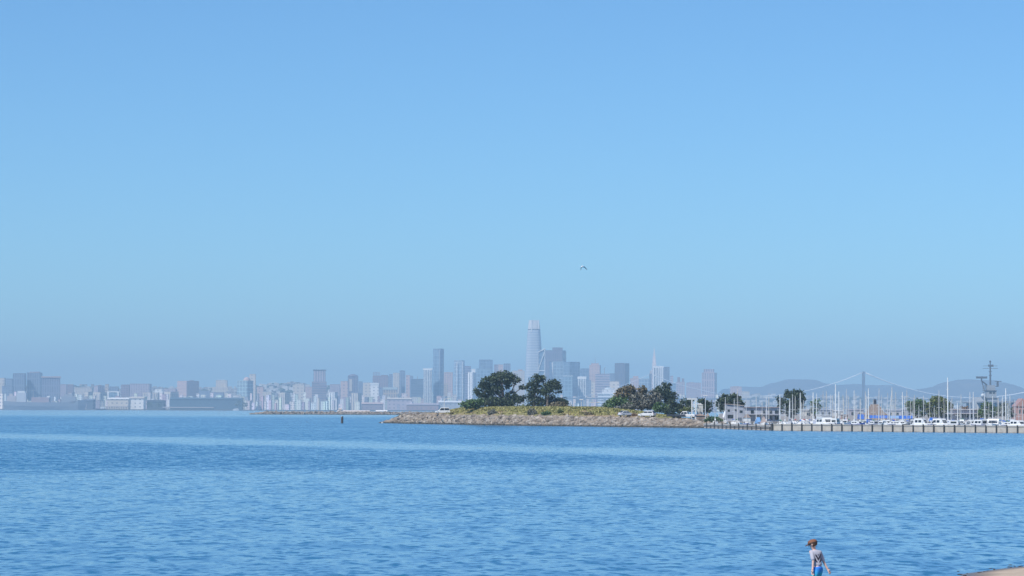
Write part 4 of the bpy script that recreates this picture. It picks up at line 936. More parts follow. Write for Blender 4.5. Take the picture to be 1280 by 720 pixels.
# blue awnings on the quay
def awning(x0, x1, yt, yb, Y, label, col=(.03,.14,.52)):
    s = S(Y); xc = (x0+x1)/2; o = empty('awning', (X(xc, Y), Y, MG)); tag(o, label, 'awning', 'bright blue awnings by the marina'); w_ = (x1-x0)*s/2; h = Z(xc, yt, Y)-MG; h2 = Z(xc, yb, Y)-MG
    MB().add([(-w_,-1.8,h2),(w_,-1.8,h2),(w_,1.8,h2),(-w_,1.8,h2),(-w_,-1.4,h),(w_,-1.4,h),(w_,1.4,h),(-w_,1.4,h)], [(0,1,5,4),(2,3,7,6),(3,0,4,7),(1,2,6,5),(4,5,6,7),(3,2,1,0)]).build('canopy', CANVAS, o, color=col)
    for a in (-w_+.2, w_-.2):
        for b in (-1.5, 1.5): MB().cyl(a, b, 0, h2-.003, .07, 6).build('post', WHITE, o)
awning(1072.5,1079.5,518,524,838,'short deep blue awning left of the long pale blue one')
awning(1087,1109,519.2,522.8,846,'long bright blue awning under the tan pyramid roof')
awning(1111,1123,519.5,523,846,'speckled light blue awning right of the tan pyramid roof',(.20,.36,.62))
awning(1124.5,1140,519.5,523.5,842,'bright blue awning left of the dark green marina tree')
# brown shop, flat roofed building, brick gable
Y = 845; s = S(Y); o = empty('marina_shop', (X(1056, Y), Y+3, MG)); tag(o, 'small reddish brown shop between the white boats and blue awning', 'shop'); zz = lambda py: Z(1056, py, Y)-MG
MB().box(-4.6*s,4.6*s,-3,3,0,zz(519)).build('wall', PAINT, o, color=(.36,.2,.16)); MB().box(-5*s,5*s,-3.3,3.3,zz(519)+.01,zz(518.2)).build('roof', PAINT, o, color=(.25,.2,.2)); MB().box(-3*s,-.5*s,-3.05,-3.004,.3,zz(521)).build('window', GLASS, o); MB().box(1*s,2.6*s,-3.05,-3.004,0.02,zz(521)).build('door', WHITE, o)
Y = 900; s = S(Y); o = empty('marina_offices', (X(1199, Y), Y+6, MG)); tag(o, 'grey flat roofed two storey building with dark window bands at right', 'building'); zz = lambda py: Z(1199, py, Y)-MG
MB().box(-26*s,26*s,-5,5,0,zz(512.3)).build('wall', PAINT, o, color=(.36,.36,.41)); MB().box(-26.6*s,26.6*s,-5.6,5.6,zz(512.3)+.01,zz(511)).build('roof', PAINT, o, color=(.40,.37,.38)); MB().box(-25.5*s,26*s,-6.2,-5.02,zz(517.2),zz(516.4)).build('balcony', PAINT, o, color=(.45,.43,.45))
for k in range(9):
    if k in (3,): continue
    a = -23+k*5.2; MB().box(a*s,(a+3.9)*s,-5.06,-5.004,zz(522),zz(517.4)).build('window', GLASS, o)
Y = 930; s = S(Y); o = empty('brick_house', (X(1277, Y), Y+5, MG)); tag(o, 'pinkish brick gabled house cut by the right edge', 'house'); zz = lambda py: Z(1277, py, Y)-MG
MB().box(-6*s,10*s,-4,4,0,zz(508)).build('wall', PAINT, o, color=(.42,.25,.22)); MB().add([(-6.6*s,-4.3,zz(508)+.01),(10.6*s,-4.3,zz(508)+.01),(10.6*s,4.3,zz(508)+.01),(-6.6*s,4.3,zz(508)+.01),(2*s,-4.3,zz(498)),(2*s,4.3,zz(498))], [(3,2,1,0),(0,1,4),(2,3,5),(1,2,5,4),(3,0,4,5)]).build('roof', PAINT, o, color=(.38,.23,.2))
MB().box(-3*s,-.5*s,-4.05,-4.004,zz(517),zz(512)).build('window', GLASS, o); MB().box(1.5*s,3.5*s,-4.05,-4.004,zz(517),zz(512)).build('window', GLASS, o)

# ------------------------------------------------------------------ grey warship behind the marina
Y = 3200; s = S(Y); o = empty('warship', (X(1240, Y), Y, 0)); tag(o, 'grey warship with lattice topped tower, radars and tall pole mast', 'ship')
lx = lambda px: (px-1240)*s; zf = lambda py: Z(1240, py, Y); SG = (.30,.33,.36); DG = (.10,.12,.15)
rings = []
for yy_, b_ in ((-100,10),(-60,14),(60,15),(125,9),(140,2)): rings.append([(-b_*.7,yy_,-2),(b_*.7,yy_,-2),(b_,yy_,11),(b_,yy_,14),(-b_,yy_,14),(-b_,yy_,11)])
MB().loft(rings).build('hull', STEEL, o, color=SG)
MB().prism([(-19,-110),(19,-110),(19,100),(8,140),(-8,140),(-19,90)], 14.02, 15.6).build('flight_deck', STEEL, o, color=(.22,.23,.25))
def sb(n_, a, b, ya, yb, dy, c=SG, oy=0): return MB().box(lx(a), lx(b), oy-dy, oy+dy, zf(yb), zf(ya)).build(n_, STEEL, o, color=c)
isl = sb('island', 1232, 1246, 497, 513, 12); sb('island_tier', 1232.6, 1244, 488.5, 496.9, 9); sb('bridge_tier', 1233.4, 1243, 481.5, 488.4, 7)
sb('platform', 1229, 1248.5, 497.4, 498.0, 13, DG); sb('platform', 1231.5, 1245, 488.0, 488.45, 10, DG)
sb('deck_block', 1216.5, 1230.5, 496.5, 514, 10, (.42,.44,.46))
for a, b in ((1235,1238),(1239.5,1242)): MB().box(lx(a), lx(b), -9.2, -9.02, zf(492), zf(490)).build('window', GLASS, o)
MB().box(lx(1237.8), lx(1241.4), -7.2, -7.02, zf(491), zf(489.2)).build('window', GLASS, o)
MB().cyl(lx(1238), 0, zf(481.4), zf(456), 1.15, 8, .8).cyl(lx(1238), 0, zf(456), zf(450.6), .6, 8, .5).build('pole_mast', STEEL, o, color=DG)
MB().box(lx(1228.6),lx(1247.5),-.35,.35,zf(460.8),zf(460.3)).box(lx(1229.2),lx(1247),-.35,.35,zf(457.6),zf(457.2)).box(lx(1235.5),lx(1242),-.8,.8,zf(458.5),zf(455.8)).box(lx(1236.9),lx(1239.1),-.8,.8,zf(453),zf(451.2)).build('yardarms', STEEL, o, color=DG)
MB().box(lx(1236),lx(1240),-.9,.9,zf(464.5),zf(463.8)).box(lx(1236.6),lx(1239.6),-.9,.9,zf(470),zf(469)).build('mast_platforms', STEEL, o, color=DG)
MB().box(lx(1220.4),lx(1234),-1.0,1.0,zf(473.2),zf(470.6)).build('radar_antenna', STEEL, o, color=DG)
MB().tube([(lx(1227),0,zf(473)),(lx(1227),0,zf(476)),(lx(1234),0,zf(481.5))], .9, 5).tube([(lx(1227),0,zf(476)),(lx(1231),0,zf(489))], .6, 5).build('radar_bracket', STEEL, o, color=DG)
MB().box(lx(1243.6),lx(1252),-.8,.8,zf(477),zf(476.2)).box(lx(1246),lx(1248.4),-1,1,zf(483),zf(477)).box(lx(1242),lx(1248),-.5,.5,zf(483.4),zf(482.8)).build('small_radar', STEEL, o, color=DG)
MB().ico((lx(1226.5),-11,zf(494.5)), 2.6*s, 2).build('radar_dome', STEEL, o, color=(.5,.52,.54), smooth=True)
lt = MB()
for k in range(6): lt.tube([(lx(1231-.3*k),-4,zf(482+2.6*k)),(lx(1227.5),-4,zf(484+2.4*k))], .5, 4)
lt.build('signal_ladder', STEEL, o, color=DG)

# ------------------------------------------------------------------ seawall and dock
o = empty('seawall', (X(965,607), 607, 0)); tag(o, 'long grey beige concrete breakwater wall with dark piles before the marina', 'seawall')
pa = Vector((X(964.5,607), 607)); pb_ = Vector((X(1330, YW(1330)), YW(1330))); dw = (pb_-pa).normalized(); nw = Vector((-dw.y, dw.x)); Lw = (pb_-pa).length
if nw.y < 0: nw = -nw
wl = lambda t, n_, z: (dw.x*t+nw.x*n_, dw.y*t+nw.y*n_, z)
def wbox(mb, t0, t1, n0, n1, z0, z1): return mb.add([wl(t0,n0,z0),wl(t1,n0,z0),wl(t1,n1,z0),wl(t0,n1,z0),wl(t0,n0,z1),wl(t1,n0,z1),wl(t1,n1,z1),wl(t0,n1,z1)], [(3,2,1,0),(4,5,6,7),(0,1,5,4),(1,2,6,5),(2,3,7,6),(3,0,4,7)])
def conc_mat():
    m, n = mat('tide_stained_concrete'); b = n.b; tc = n.new('ShaderNodeTexCoord'); P = n.new('ShaderNodeSeparateXYZ'); n.l.new(tc.outputs['Object'], P.inputs[0])
    f = n.noise(tc.outputs['Object'], .8, 5, .65); st = n.m('ADD', P.outputs[2], n.m('MULTIPLY', f, .4))
    c = n.ramp(f, [(.3,(.36,.32,.27)),(.7,(.50,.45,.38))]); n.put(b.inputs['Base Color'], n.mix(n.sstep(st, .12, .38), (.17,.14,.11), c)); b.inputs['Roughness'].default_value = .9; return m
wbox(MB(), 0, Lw, 0, .45, -2, 1.22).build('wall_panels', conc_mat(), o); wbox(MB(), 0, Lw, -.1, .6, 1.223, 1.42).build('cap_beam', CONC, o)
npx = 965.5; k = 0
while npx < 1326:
    Yp = YW(npx); x = X(npx, Yp); t = (Vector((x, Yp))-pa).dot(dw); c = wl(t, -.24, 0)
    MB().cyl(c[0], c[1], -2, 1.5+random.uniform(-.07,.16), random.uniform(.11,.15) if k else .28, 8).build('pile', PILE, o); npx += 12.85; k += 1
# timber dock
YD = lambda px: 683-(px-880)*.894
o = empty('timber_dock', (X(880,683), 683, 0)); tag(o, 'dark timber dock on piles joining the rock point to the seawall', 'dock')
pa2 = Vector((X(880,683), 683)); pb2 = Vector((X(964,YD(964)), YD(964))); dd = (pb2-pa2).normalized(); nd_ = Vector((-dd.y, dd.x)); Ld = (pb2-pa2).length
if nd_.y < 0: nd_ = -nd_
dl = lambda t, n_, z: (dd.x*t+nd_.x*n_, dd.y*t+nd_.y*n_, z)
def dbox(mb, t0, t1, n0, n1, z0, z1): return mb.add([dl(t0,n0,z0),dl(t1,n0,z0),dl(t1,n1,z0),dl(t0,n1,z0),dl(t0,n0,z1),dl(t1,n0,z1),dl(t1,n1,z1),dl(t0,n1,z1)], [(3,2,1,0),(4,5,6,7),(0,1,5,4),(1,2,6,5),(2,3,7,6),(3,0,4,7)])
dbox(MB(), 0, Ld, 0, 2.2, .95, 1.12).build('deck', WOOD, o); dbox(MB(), 0, Ld, -.1, -.005, .78, 1.16).build('fascia', simple('pale_dock_fascia', (.42,.38,.34), .9, .25, .8), o); dbox(MB(), 0, Ld, -.06, .02, .4, .5).build('stringer', WOOD, o); dbox(MB(), 0, Ld, .03, .2, -1, .90).build('timber_backing', simple('pale_planks', (.46,.37,.30), .9, .3, 1.0), o)
dbox(MB(), 0, Ld, 2.05, 2.14, 1.6, 1.72).build('rail', WOOD, o)
for k in range(16):
    px = 885+k*5.25; Yp = YD(px); t = (Vector((X(px,Yp),Yp))-pa2).dot(dd); c = dl(t, -.28, 0); MB().cyl(c[0], c[1], -2, .72 if k % 2 else 1.5, .13, 7).build('pile', PILE, o)
for k in range(9):
    px = 883+k*9.8; Yp = YD(px); t = (Vector((X(px,Yp),Yp))-pa2).dot(dd); c = dl(t, 2.08, 0); MB().cyl(c[0], c[1], 1.0, 1.75, .09, 6).build('rail_post', WOOD, o)

# ------------------------------------------------------------------ boats
def hull_rings(L, B, H, fine=1.0):
    out = []
    for t, bb, zz in ((-.5,.78,1.0),(-.3,.95,.96),(0,1.0,.97),(.25,.78,1.04),(.4,.42,1.12),(.5,.04,1.2)):
        y = t*L; b_ = B/2*bb; z1 = H*zz
        out.append([(-b_*.35,y,-.35),(b_*.35,y,-.35),(b_*.88,y,.1),(b_,y,z1),(-b_,y,z1),(-b_*.88,y,.1)])
    return out
def sailboat(px, ytop, r, Y, label, rz, cover, hullc=(.8,.8,.79), lean=0, sparc=(.62,.62,.6), thick=False, furled=False, L=None, stays=True):
    o = empty('sailboat', (X(px, Y), Y, 0), rz); tag(o, label, 'sailboat', 'sailboats moored in the marina')
    zt = Z(px, ytop, Y); L = L or max(6.5, min(12, zt*.95)); B = L*.31; H = 1.15
    MB().loft(hull_rings(L, B, H)).build('hull', PAINT, o, color=hullc)
    MB().loft([[(-B*.26*a,y,1.1),(B*.26*a,y,1.1),(B*.2*a,y,z),(-B*.2*a,y,z)] for y, z, a in ((-L*.18,1.75,1.0),(L*.1,1.75,1.0),(L*.22,1.35,.7))]).build('cabin', GEL, o)
    m = MB().tube([(0,L*.08,1.0),(lean*.5,L*.08,zt*.5),(lean,L*.08,zt)], [r, r*.95, r*.7], 7).build('mast', SPAR, o, color=sparc)
    MB().tube([(-B*.22,L*.08,zt*.56),(B*.22,L*.08,zt*.56)], .03, 4).build('spreader', SPAR, m, color=sparc)
    if zt > 9.5: MB().tube([(-B*.16,L*.08,zt*.77),(B*.16,L*.08,zt*.77)], .028, 4).build('spreader', SPAR, m, color=sparc)
    bo = MB().tube([(0,L*.06,1.95),(0,-L*.32,1.9)], .06, 6).build('boom', SPAR, o, color=sparc)
    MB().tube([(0,L*.05,2.12),(0,-L*.12,2.06),(0,-L*.31,1.98)], [.19,.16,.09], 7).build('sail_cover', CANVAS, bo, color=cover)
    if stays:
        MB().tube([(0,L*.49,H*1.2),(lean,L*.08,zt-.1)], .05 if furled else .014, 4).tube([(0,-L*.49,H),(lean,L*.08,zt)], .012, 3).tube([(-B*.45,L*.05,H),(-B*.22,L*.08,zt*.56),(lean,L*.08,zt-.1)], .012, 3).tube([(B*.45,L*.05,H),(B*.22,L*.08,zt*.56),(lean,L*.08,zt-.1)], .012, 3).build('rigging', WIRE, o)
    if furled: MB().tube([(0,L*.46,1.5),(lean*.6,L*.2,zt*.7),(lean,L*.09,zt*.94)], [.16,.13,.05], 6).build('furled_sail', CANVAS, o, color=(.75,.74,.72))
    return o
BL=(.03,.12,.42); NV=(.03,.05,.12); BE=(.5,.46,.4); GN=(.05,.16,.12); RD=(.35,.05,.05); WC=(.7,.7,.7)
# x, top y, mast radius, flags
MASTS = [(894,500,.06,''),(898.5,503,.06,''),(906.5,496.5,.07,''),(917.3,498,.06,''),(921.4,486.5,.06,''),(932.5,498,.06,''),(945.2,496,.08,''),(952,502,.055,''),(957.6,496,.08,''),(961.7,496.5,.07,''),(975.4,493,.11,''),(981.4,504,.075,''),
 (987.6,498,.10,'f'),(990.4,493,.085,''),(994.3,494.5,.07,''),(1000.6,491,.12,''),(1002.6,503,.08,''),(1004.8,500,.08,''),(1008.4,506,.07,''),(1012.9,503,.06,''),(1017.2,490.5,.15,''),(1020.4,492,.10,''),
 (1028.6,488.5,.055,''),(1033.4,488.5,.075,''),(1038.2,493,.065,''),(1044.4,480.5,.15,'t'),(1048.3,489.5,.13,'l'),(1054.6,498.5,.07,''),(1058.8,486,.075,''),(1060.7,495.5,.07,''),(1067.5,488,.10,''),(1069.8,492,.05,''),(1076.4,498.5,.085,''),
 (1081.8,489.5,.09,''),(1083.3,494.5,.09,''),(1086.2,485.5,.12,''),(1091.8,499,.05,''),(1099.6,485.5,.075,''),(1104.6,509,.07,''),(1109.8,491,.06,''),(1115.8,484,.09,'f'),(1119.4,490,.07,''),(1128.4,490,.11,''),(1134.2,487,.065,''),
 (1143.1,494,.09,''),(1153.6,494.5,.075,''),(1168.6,509,.06,''),(1174.5,487.5,.08,''),(1185.6,472,.15,''),(1197.4,504,.10,''),(1200.4,493,.075,''),(1213.6,490,.09,''),(1216.4,490,.10,''),(1222.2,506,.06,''),(1231,492,.085,''),(1236.5,503,.06,''),(1241.3,495,.09,''),(1246.8,496.5,.085,''),
 (1251.6,499,.07,''),(1254.2,495,.08,''),(1258.3,485.5,.14,''),(1260.8,503,.12,''),(1263.4,494.5,.09,''),(1269.6,500,.07,''),(1272.6,506,.06,''),(1277.4,501,.07,'')]
rm = random.Random(8)
for k in range(34):
    q = round(rm.uniform(984, 1279), 1)
    if all(abs(q-m_[0]) > 1.3 for m_ in MASTS): MASTS.append((q, round(rm.uniform(493, 508), 1), rm.choice([.05,.055,.06]), ''))
MASTS.sort()
BM = [(880,'the small tan kiosk'),(906,'the pale two storey house'),(930,'the white pyramid roofed kiosk'),(942,'the grey clubhouse'),(970,'the right end of the clubhouse'),(990,'the tall dark marina tree'),(1014,'the thin sparse tree'),(1030,'the white cabin cruiser'),(1056,'the reddish brown shop'),(1076,'the dark bridge tower'),
 (1097,'the tan pyramid roof'),(1132,'the double headed lamp post'),(1150,'the dark green marina tree'),(1172,'the sunlit olive tree'),(1196,'the flat roofed grey building'),(1214,'the pale block of the warship'),(1238,'the warship tower'),(1260,'the dark tree right of warship'),(1277,'the brick house at right edge')]
rows = defaultdict(list); lc = defaultdict(int); rb = random.Random(3)
special = {1044.4:'sailboat with the thick pale unstayed mast, tallest left of the bridge tower',1048.3:'sailboat whose bright mast leans left beside the thick pale mast',1185.6:'sailboat with the tallest brightest white mast in front of the sunlit tree',1258.3:'sailboat with the thick bright mast at the far right of the marina',
 1017.2:'sailboat with a thick bright white mast right of the tall dark tree',1086.2:'sailboat with the tall pale mast just right of the bridge tower',1115.8:'sailboat with a white furled headsail right of the tan pyramid roof',987.6:'sailboat with a white furled headsail before the tall dark tree',921.4:'sailboat with a very thin tall mast behind the pale house front',975.4:'sailboat with a bright white mast at the right end of the clubhouse',1067.5:'sailboat with a clear white mast left of the bridge tower'}
SWORD = ['thin','short','grey','pale','tall','white']
for px, yt, r, fl in MASTS:
    if px in special: lab = special[px]
    else:
        bmx, nm = min(BM, key=lambda q: abs(q[0]-px)); side = 'left of' if px < bmx else 'right of'
        lc[(nm, side)] += 1
        near = sorted([q[0] for q in MASTS if q[0] not in special and min(BM, key=lambda w_: abs(w_[0]-q[0]))[1] == nm and (q[0] < bmx) == (px < bmx)], key=lambda v: abs(v-bmx))
        k = near.index(px); lab = f'{ORD[k]} sailboat mast {side} {nm}' if len(near) > 1 else f'sailboat with bare mast just {side} {nm}'
    for rw in range(12):
        base = (YW(px)+29) if px > 964 else (YD(px)+12)
        if px <= 964 and rw > 2: break
        Yb = base + rw*13.5; x = X(px, Yb)
        if all(abs(x-q) > 3.5 for q in rows[rw]): break
    rows[rw].append(x)
    hc = rb.choice([(.8,.8,.79)]*5+[NV,BL,(.55,.5,.42)])
    sailboat(px, yt, r, Yb, lab, rb.choice([0, PI])+rb.uniform(-.12,.12), rb.choice([BL,BL,NV,BE,GN,RD,WC,WC]), hc, lean=(-.5 if 'l' in fl and False else (0)), sparc=rb.choice([(.62,.62,.6),(.74,.74,.72),(.58,.55,.48),(.66,.62,.55)]) if r < .1 else (.78,.78,.75), furled='f' in fl, L=8.2)

def motorboat(x0, x1, yt, Y, rz, label, hullc=(.82,.82,.81), cover=None, fly=False, stripe=None, L=8.5):
    s = S(Y); px = (x0+x1)/2; B = (x1-x0)*s; o = empty('motorboat', (X(px, Y), Y, 0), rz); tag(o, label, 'motorboat', 'motorboats moored behind the seawall')
    zt = Z(px, yt, Y); H = 1.55
    MB().loft(hull_rings(L, B, H)).build('hull', PAINT, o, color=hullc)
    if stripe: MB().loft([[(-r_,y,z) , (r_,y,z), (r_,y,z+.12), (-r_,y,z+.12)] for y, r_, z in ((-L*.5,B*.4,H*.93),(-L*.3,B*.485,H*.9),(0,B*.51,H*.9),(L*.25,B*.4,H*.96))]).build('stripe', PAINT, o, color=stripe)
    zc = min(zt, 2.75) if fly else zt
    MB().loft([[(-B*.42*a,y,H*.95),(B*.42*a,y,H*.95),(B*.36*a,y,z),(-B*.36*a,y,z)] for y, z, a in ((-L*.3,zc,1.0),(L*.06,zc,1.0),(L*.22,H+.1,.8))]).build('cabin', GEL, o)
    zw0, zw1 = H+.18*(zc-H), H+.72*(zc-H)
    zw0 += .12*(zc-H)
    MB().box(-B*.24,B*.24,-L*.3-.03,-L*.3-.004,zw0,zw1).build('rear_window', GLASS, o)
    yq = lambda z: L*.06+(L*.16)*(zc-z)/(zc-H-.1)
    MB().add([(-B*.27,yq(zw0)+.06,zw0),(B*.27,yq(zw0)+.06,zw0),(B*.25,yq(zw1)+.06,zw1),(-B*.25,yq(zw1)+.06,zw1)], [(0,1,2,3)]).build('windscreen', GLASS, o)
    sx_ = lambda z: B*(.42-.06*(z-H*.95)/(zc-H*.95))+.025
    for sg in (-1,1):
        for ya, yb in ((-L*.26,-L*.14),(-L*.1,L*.04)): MB().add([(sg*sx_(zw0),ya,zw0),(sg*sx_(zw0),yb,zw0),(sg*sx_(zw1),yb,zw1),(sg*sx_(zw1),ya,zw1)], [(0,1,2,3)]).build('window', GLASS, o)
    if fly and zt > zc+.3:
        MB().box(-B*.4,B*.4,-L*.28,L*.02,zc+.004,zc+.28).build('flybridge', GEL, o)
        MB().box(-B*.42,B*.42,-L*.3,L*.04,zt-.14,zt).build('hardtop', GEL, o)
        ps = MB()
        for a in (-B*.36,B*.36):
            for b in (-L*.27,L*.01): ps.cyl(a,b,zc+.28,zt-.142,.035,5)
        ps.build('hardtop_posts', ALU, o)
    if cover: MB().loft([[(-B*.46,y,zc-.55),(B*.46,y,zc-.55),(B*.3,y,zc+.18),(-B*.3,y,zc+.18)] for y in (-L*.46,-L*.31)]).build('canvas_cover', CANVAS, o, color=cover)
    MB().tube([(B*.3,-L*.1,zt),(B*.3,-L*.12,zt+1.5)], .02, 4).build('aerial', ALU, o)
    rl = MB(); rl.tube([(-B*.4,L*.1,H+.55),(-B*.25,L*.35,H+.65),(0,L*.5,H+.75),(B*.25,L*.35,H+.65),(B*.4,L*.1,H+.55)], .022, 4)
    for q in ((-B*.4,L*.1),(B*.4,L*.1),(0,L*.5),(-B*.25,L*.35),(B*.25,L*.35)): rl.cyl(q[0], q[1], H, H+.7, .02, 4)
    rl.build('bow_rail', ALU, o)
MOT = [(1024.5,1041,518.3,'w','tall white cabin cruiser with flybridge, leftmost of the motorboats',None,True,0),(1039.5,1050.5,523,'w','white motorboat with dark windscreen right of the tall cabin cruiser',None,False,1),
 (1066.5,1077.5,526.2,'b','dark blue hulled motorboat with white cabin under the bridge tower',None,False,0),(1087,1096,526,'w','small white motorboat below the left end of the tan pyramid roof',None,False,1),
 (1098,1106,526.3,'w','small white motorboat below the dark cupola',None,False,0),(1110,1121,527,'w','low white motorboat with long cabin below the furled headsail',None,False,1),(1121.8,1131,526.5,'w','white motorboat left of the black hulled motorboat',None,False,0),
 (1131.5,1138.5,527.5,'k','black hulled small motorboat below the blue awning',None,False,1),(1145.5,1160,522,'w','wide white cruiser with portholes before the dark green tree',None,True,0),(1160.8,1168.5,525.5,'w','white motorboat with dark open cabin door between two wide cruisers',None,False,1),
 (1169,1184.5,522.4,'w','white cruiser with deep blue canvas and tan cabin beside the tallest mast',BL,True,0),(1187,1200,525.5,'w','white cruiser just right of the tallest mast',None,True,1),(1203,1212,527,'g','small grey motorboat before the flat roofed building',None,False,0),
 (1216.5,1232,524.5,'w','white motorboat with a wide dark windscreen below the warship',None,False,1),(1233.5,1250,522.8,'w','big white cruiser right below the warship tower',None,True,0),(1251,1264,528,'w','low white motorboat left of the last cruiser at right',None,False,1),(1266,1281,525.5,'w','white cruiser cut by the right edge of the picture',None,True,0)]
TURN = [.35,-.5,.8,.4,-.6,1.1,.3,-.9,.9,.2,.7,-.3,-1.0,.5,-.25,1.2,.6]
for tn, (x0, x1, yt, c, lb, cv, fl, fr) in zip(TURN, MOT):
    pc = (x0+x1)/2; Yb = YW(pc)+8.5
    wd = (x1-x0)*.5/max(.45, abs(math.cos(tn))*.55+abs(math.sin(tn))*1.15)
    motorboat(pc-wd, pc+wd, yt, Yb, (0 if fr else PI)+tn, lb, {'w':(.72,.72,.71),'b':(.03,.07,.25),'k':(.03,.03,.04),'g':(.4,.42,.45)}[c], cv, fl, {'w':(.05,.08,.2)}.get(c) if fr else None, L=2.3*wd*2*S(Yb)*1.1)
MOT2 = [(1052,1061,524.5,'small white motorboat before the reddish brown shop',None),(1079,1087,525,'small white motorboat left of the tan pyramid roof with blue canvas',BL),(1105.5,1112,525,'small motorboat with tan canvas right of the tan pyramid roof',BE),
 (1124,1131,524.6,'small white motorboat half hidden below the bright blue awning',None),(1140,1147,524.3,'small motorboat with navy canvas left of the wide portholed cruiser',NV),(1160,1168,523.5,'small white motorboat half hidden left of the blue canvas cruiser',None),
 (1199,1206,524.4,'small motorboat with green canvas before the flat roofed building',GN),(1209,1217,524.6,'small white motorboat left of the wide windscreen motorboat',None),(1231,1236,524,'narrow motorboat with blue canvas left of the big white cruiser',BL),(1262,1269,525,'small motorboat with pale canvas near the right edge',WC)]
for k, (x0, x1, yt, lb, cv) in enumerate(MOT2):
    pc = (x0+x1)/2; motorboat(x0, x1, yt, YW(pc)+17.5, (0 if k % 2 else PI)+(-.2, .15, .25)[k % 3], lb, (.72,.72,.71), cv, False, None, L=6.0)
# covered boats and sail stub beside the dock
px = 905.8; Yb = YD(906)+7.5; o = empty('dinghy', (X(px,Yb),Yb,0), .3); tag(o, 'dinghy with a small slanted white sail behind the timber dock', 'dinghy'); zz = lambda py: Z(px, py, Yb)
MB().loft(hull_rings(3.6,1.5,.7)).build('hull', GEL, o); MB().cyl(0,.4,.4,zz(513.5),.035,6).build('mast', ALU, o); MB().add([(.05,.38,zz(514)),(.3,.3,zz(514.5)),(-.2,-.2,zz(521.8)),(-.55,-.1,zz(521.5)),(.05,.42,zz(514)),(.3,.34,zz(514.5)),(-.2,-.16,zz(521.8)),(-.55,-.06,zz(521.5))], [(0,1,2,3),(7,6,5,4),(0,4,5,1),(1,5,6,2),(2,6,7,3),(3,7,4,0)]).build('sail', CANVAS, o, color=(.78,.77,.8))
px = 955; Yb = YD(955)+9; o = empty('covered_boat', (X(px,Yb),Yb,0), PI); tag(o, 'small white boat under a grey brown tent cover behind the dock', 'boat')
MB().loft(hull_rings(5,1.7,1.45)).build('hull', GEL, o); MB().add([(-.75,-2.2,1.46),(.75,-2.2,1.46),(.6,1.4,1.5),(-.6,1.4,1.5),(0,-1.2,Z(px,520,Yb)),(0,.4,Z(px,520.5,Yb))], [(0,1,4),(1,2,5,4),(2,3,5),(3,0,4,5),(3,2,1,0)]).build('tent_cover', CANVAS, o, color=(.33,.27,.25))
px = 947.5; Yb = YD(947)+10; o = empty('covered_boat', (X(px,Yb),Yb,0), 0); tag(o, 'boat under a light blue canvas cover behind the dock', 'boat')
MB().loft(hull_rings(5,1.6,1.3)).build('hull', GEL, o); MB().loft([[(-.72,y,1.32),(.72,y,1.32),(.35,y,z),(-.35,y,z)] for y, z in ((-2.2,1.7),(-.8,Z(px,521.5,Yb)),(1.2,1.8))]).build('canvas_cover', CANVAS, o, color=(.13,.27,.48))

# ------------------------------------------------------------------ channel marker, buoys, gull
p = at(427.6, 529, 862); o = empty('channel_marker', (p.x, 862, 0)); tag(o, 'dark round channel marker pile standing alone in the water', 'marker')
zt = Z(427.6, 520.3, 862); MB().cyl(0,0,-2,zt-.25,.36,12).build('pile', PILE, o); MB().cyl(0,0,zt-.248,zt,.42,12,.30).build('cap', PAINT, o, color=(.05,.06,.09))
p = at(478.5, 529, 872); o = empty('buoy', (X(478.2,868), 868, 0)); tag(o, 'small pale buoy floating off the tip of the rock point', 'buoy'); MB().cyl(0,0,-.3,.35,.35,10).build('float', PAINT, o, color=(.6,.58,.55)); MB().cyl(0,0,.352,.8,.12,8,.06).build('top_mark', PAINT, o, color=(.3,.3,.32))
o = empty('rowing_boat', (X(384,915), 915, 0), 1.4); o.scale = (.4,.35,.4); tag(o, 'tiny dark low rowing boat on the water left of the channel marker', 'boat'); MB().loft(hull_rings(2.6,.9,.3)).build('hull', PAINT, o, color=(.06,.06,.07)); MB().box(-.38,.38,-.2,.05,.31,.35).build('seat', WOOD, o)
o = empty('work_boat', (X(126.5,7820), 7820, 0), PI/2); tag(o, 'dark small work boat at the low pier right of the grey ship', 'boat'); MB().loft(hull_rings(30,9,4)).build('hull', PAINT, o, color=(.05,.05,.07)); MB().box(-3,3,-9,2,4.0,8.5).build('cabin', GEL, o)
o = empty('ferry', (X(295,7850), 7850, 0), PI/2); tag(o, 'tiny white ferry before the right end of the long dark shed', 'ferry'); MB().loft(hull_rings(17,7,3)).build('hull', GEL, o); MB().box(-2.6,2.6,-6,4,3.0,6.2).build('cabin', GEL, o); MB().box(-2.7,2.7,-5.5,3.5,4,5).build('window_band', GLASS, o)

Y = 400; p = at(728.3, 333.8, Y); s = S(Y); o = empty('gull', p); tag(o, 'small gull gliding alone in the sky above the towers', 'bird')
l3 = lambda px, py, y=0: ((px-728.3)*s, y, -(py-333.8)*s)
bd = MB().tube([l3(726.2,334.0,-.25),l3(727.0,333.4,-.2),l3(728.3,333.2,0),l3(729.8,333.6,.15),l3(731,334.3,.3)], [.02,.085,.12,.09,.03], 10).build('body', PAINT, o, smooth=True, color=(.78,.78,.76))
def wing(pts, col, n):
    m = MB(); q = []
    for (a, b, y, c) in pts:
        v = l3(a, b, y); q += [(v[0]-c*.3, v[1]-c*.35, v[2]-c*.3+.02), (v[0]+c*.3, v[1]+c*.35, v[2]+c*.3), (v[0]-c*.3, v[1]-c*.35, v[2]-c*.3-.02)]
    k = len(pts); m.add(q, [f for i in range(k-1) for f in ((i*3,i*3+1,i*3+4,i*3+3),(i*3+1,i*3+2,i*3+5,i*3+4),(i*3+2,i*3,i*3+3,i*3+5))]+[(0,2,1),(3*k-3,3*k-2,3*k-1)]); m.build(n, PAINT, o, color=col)
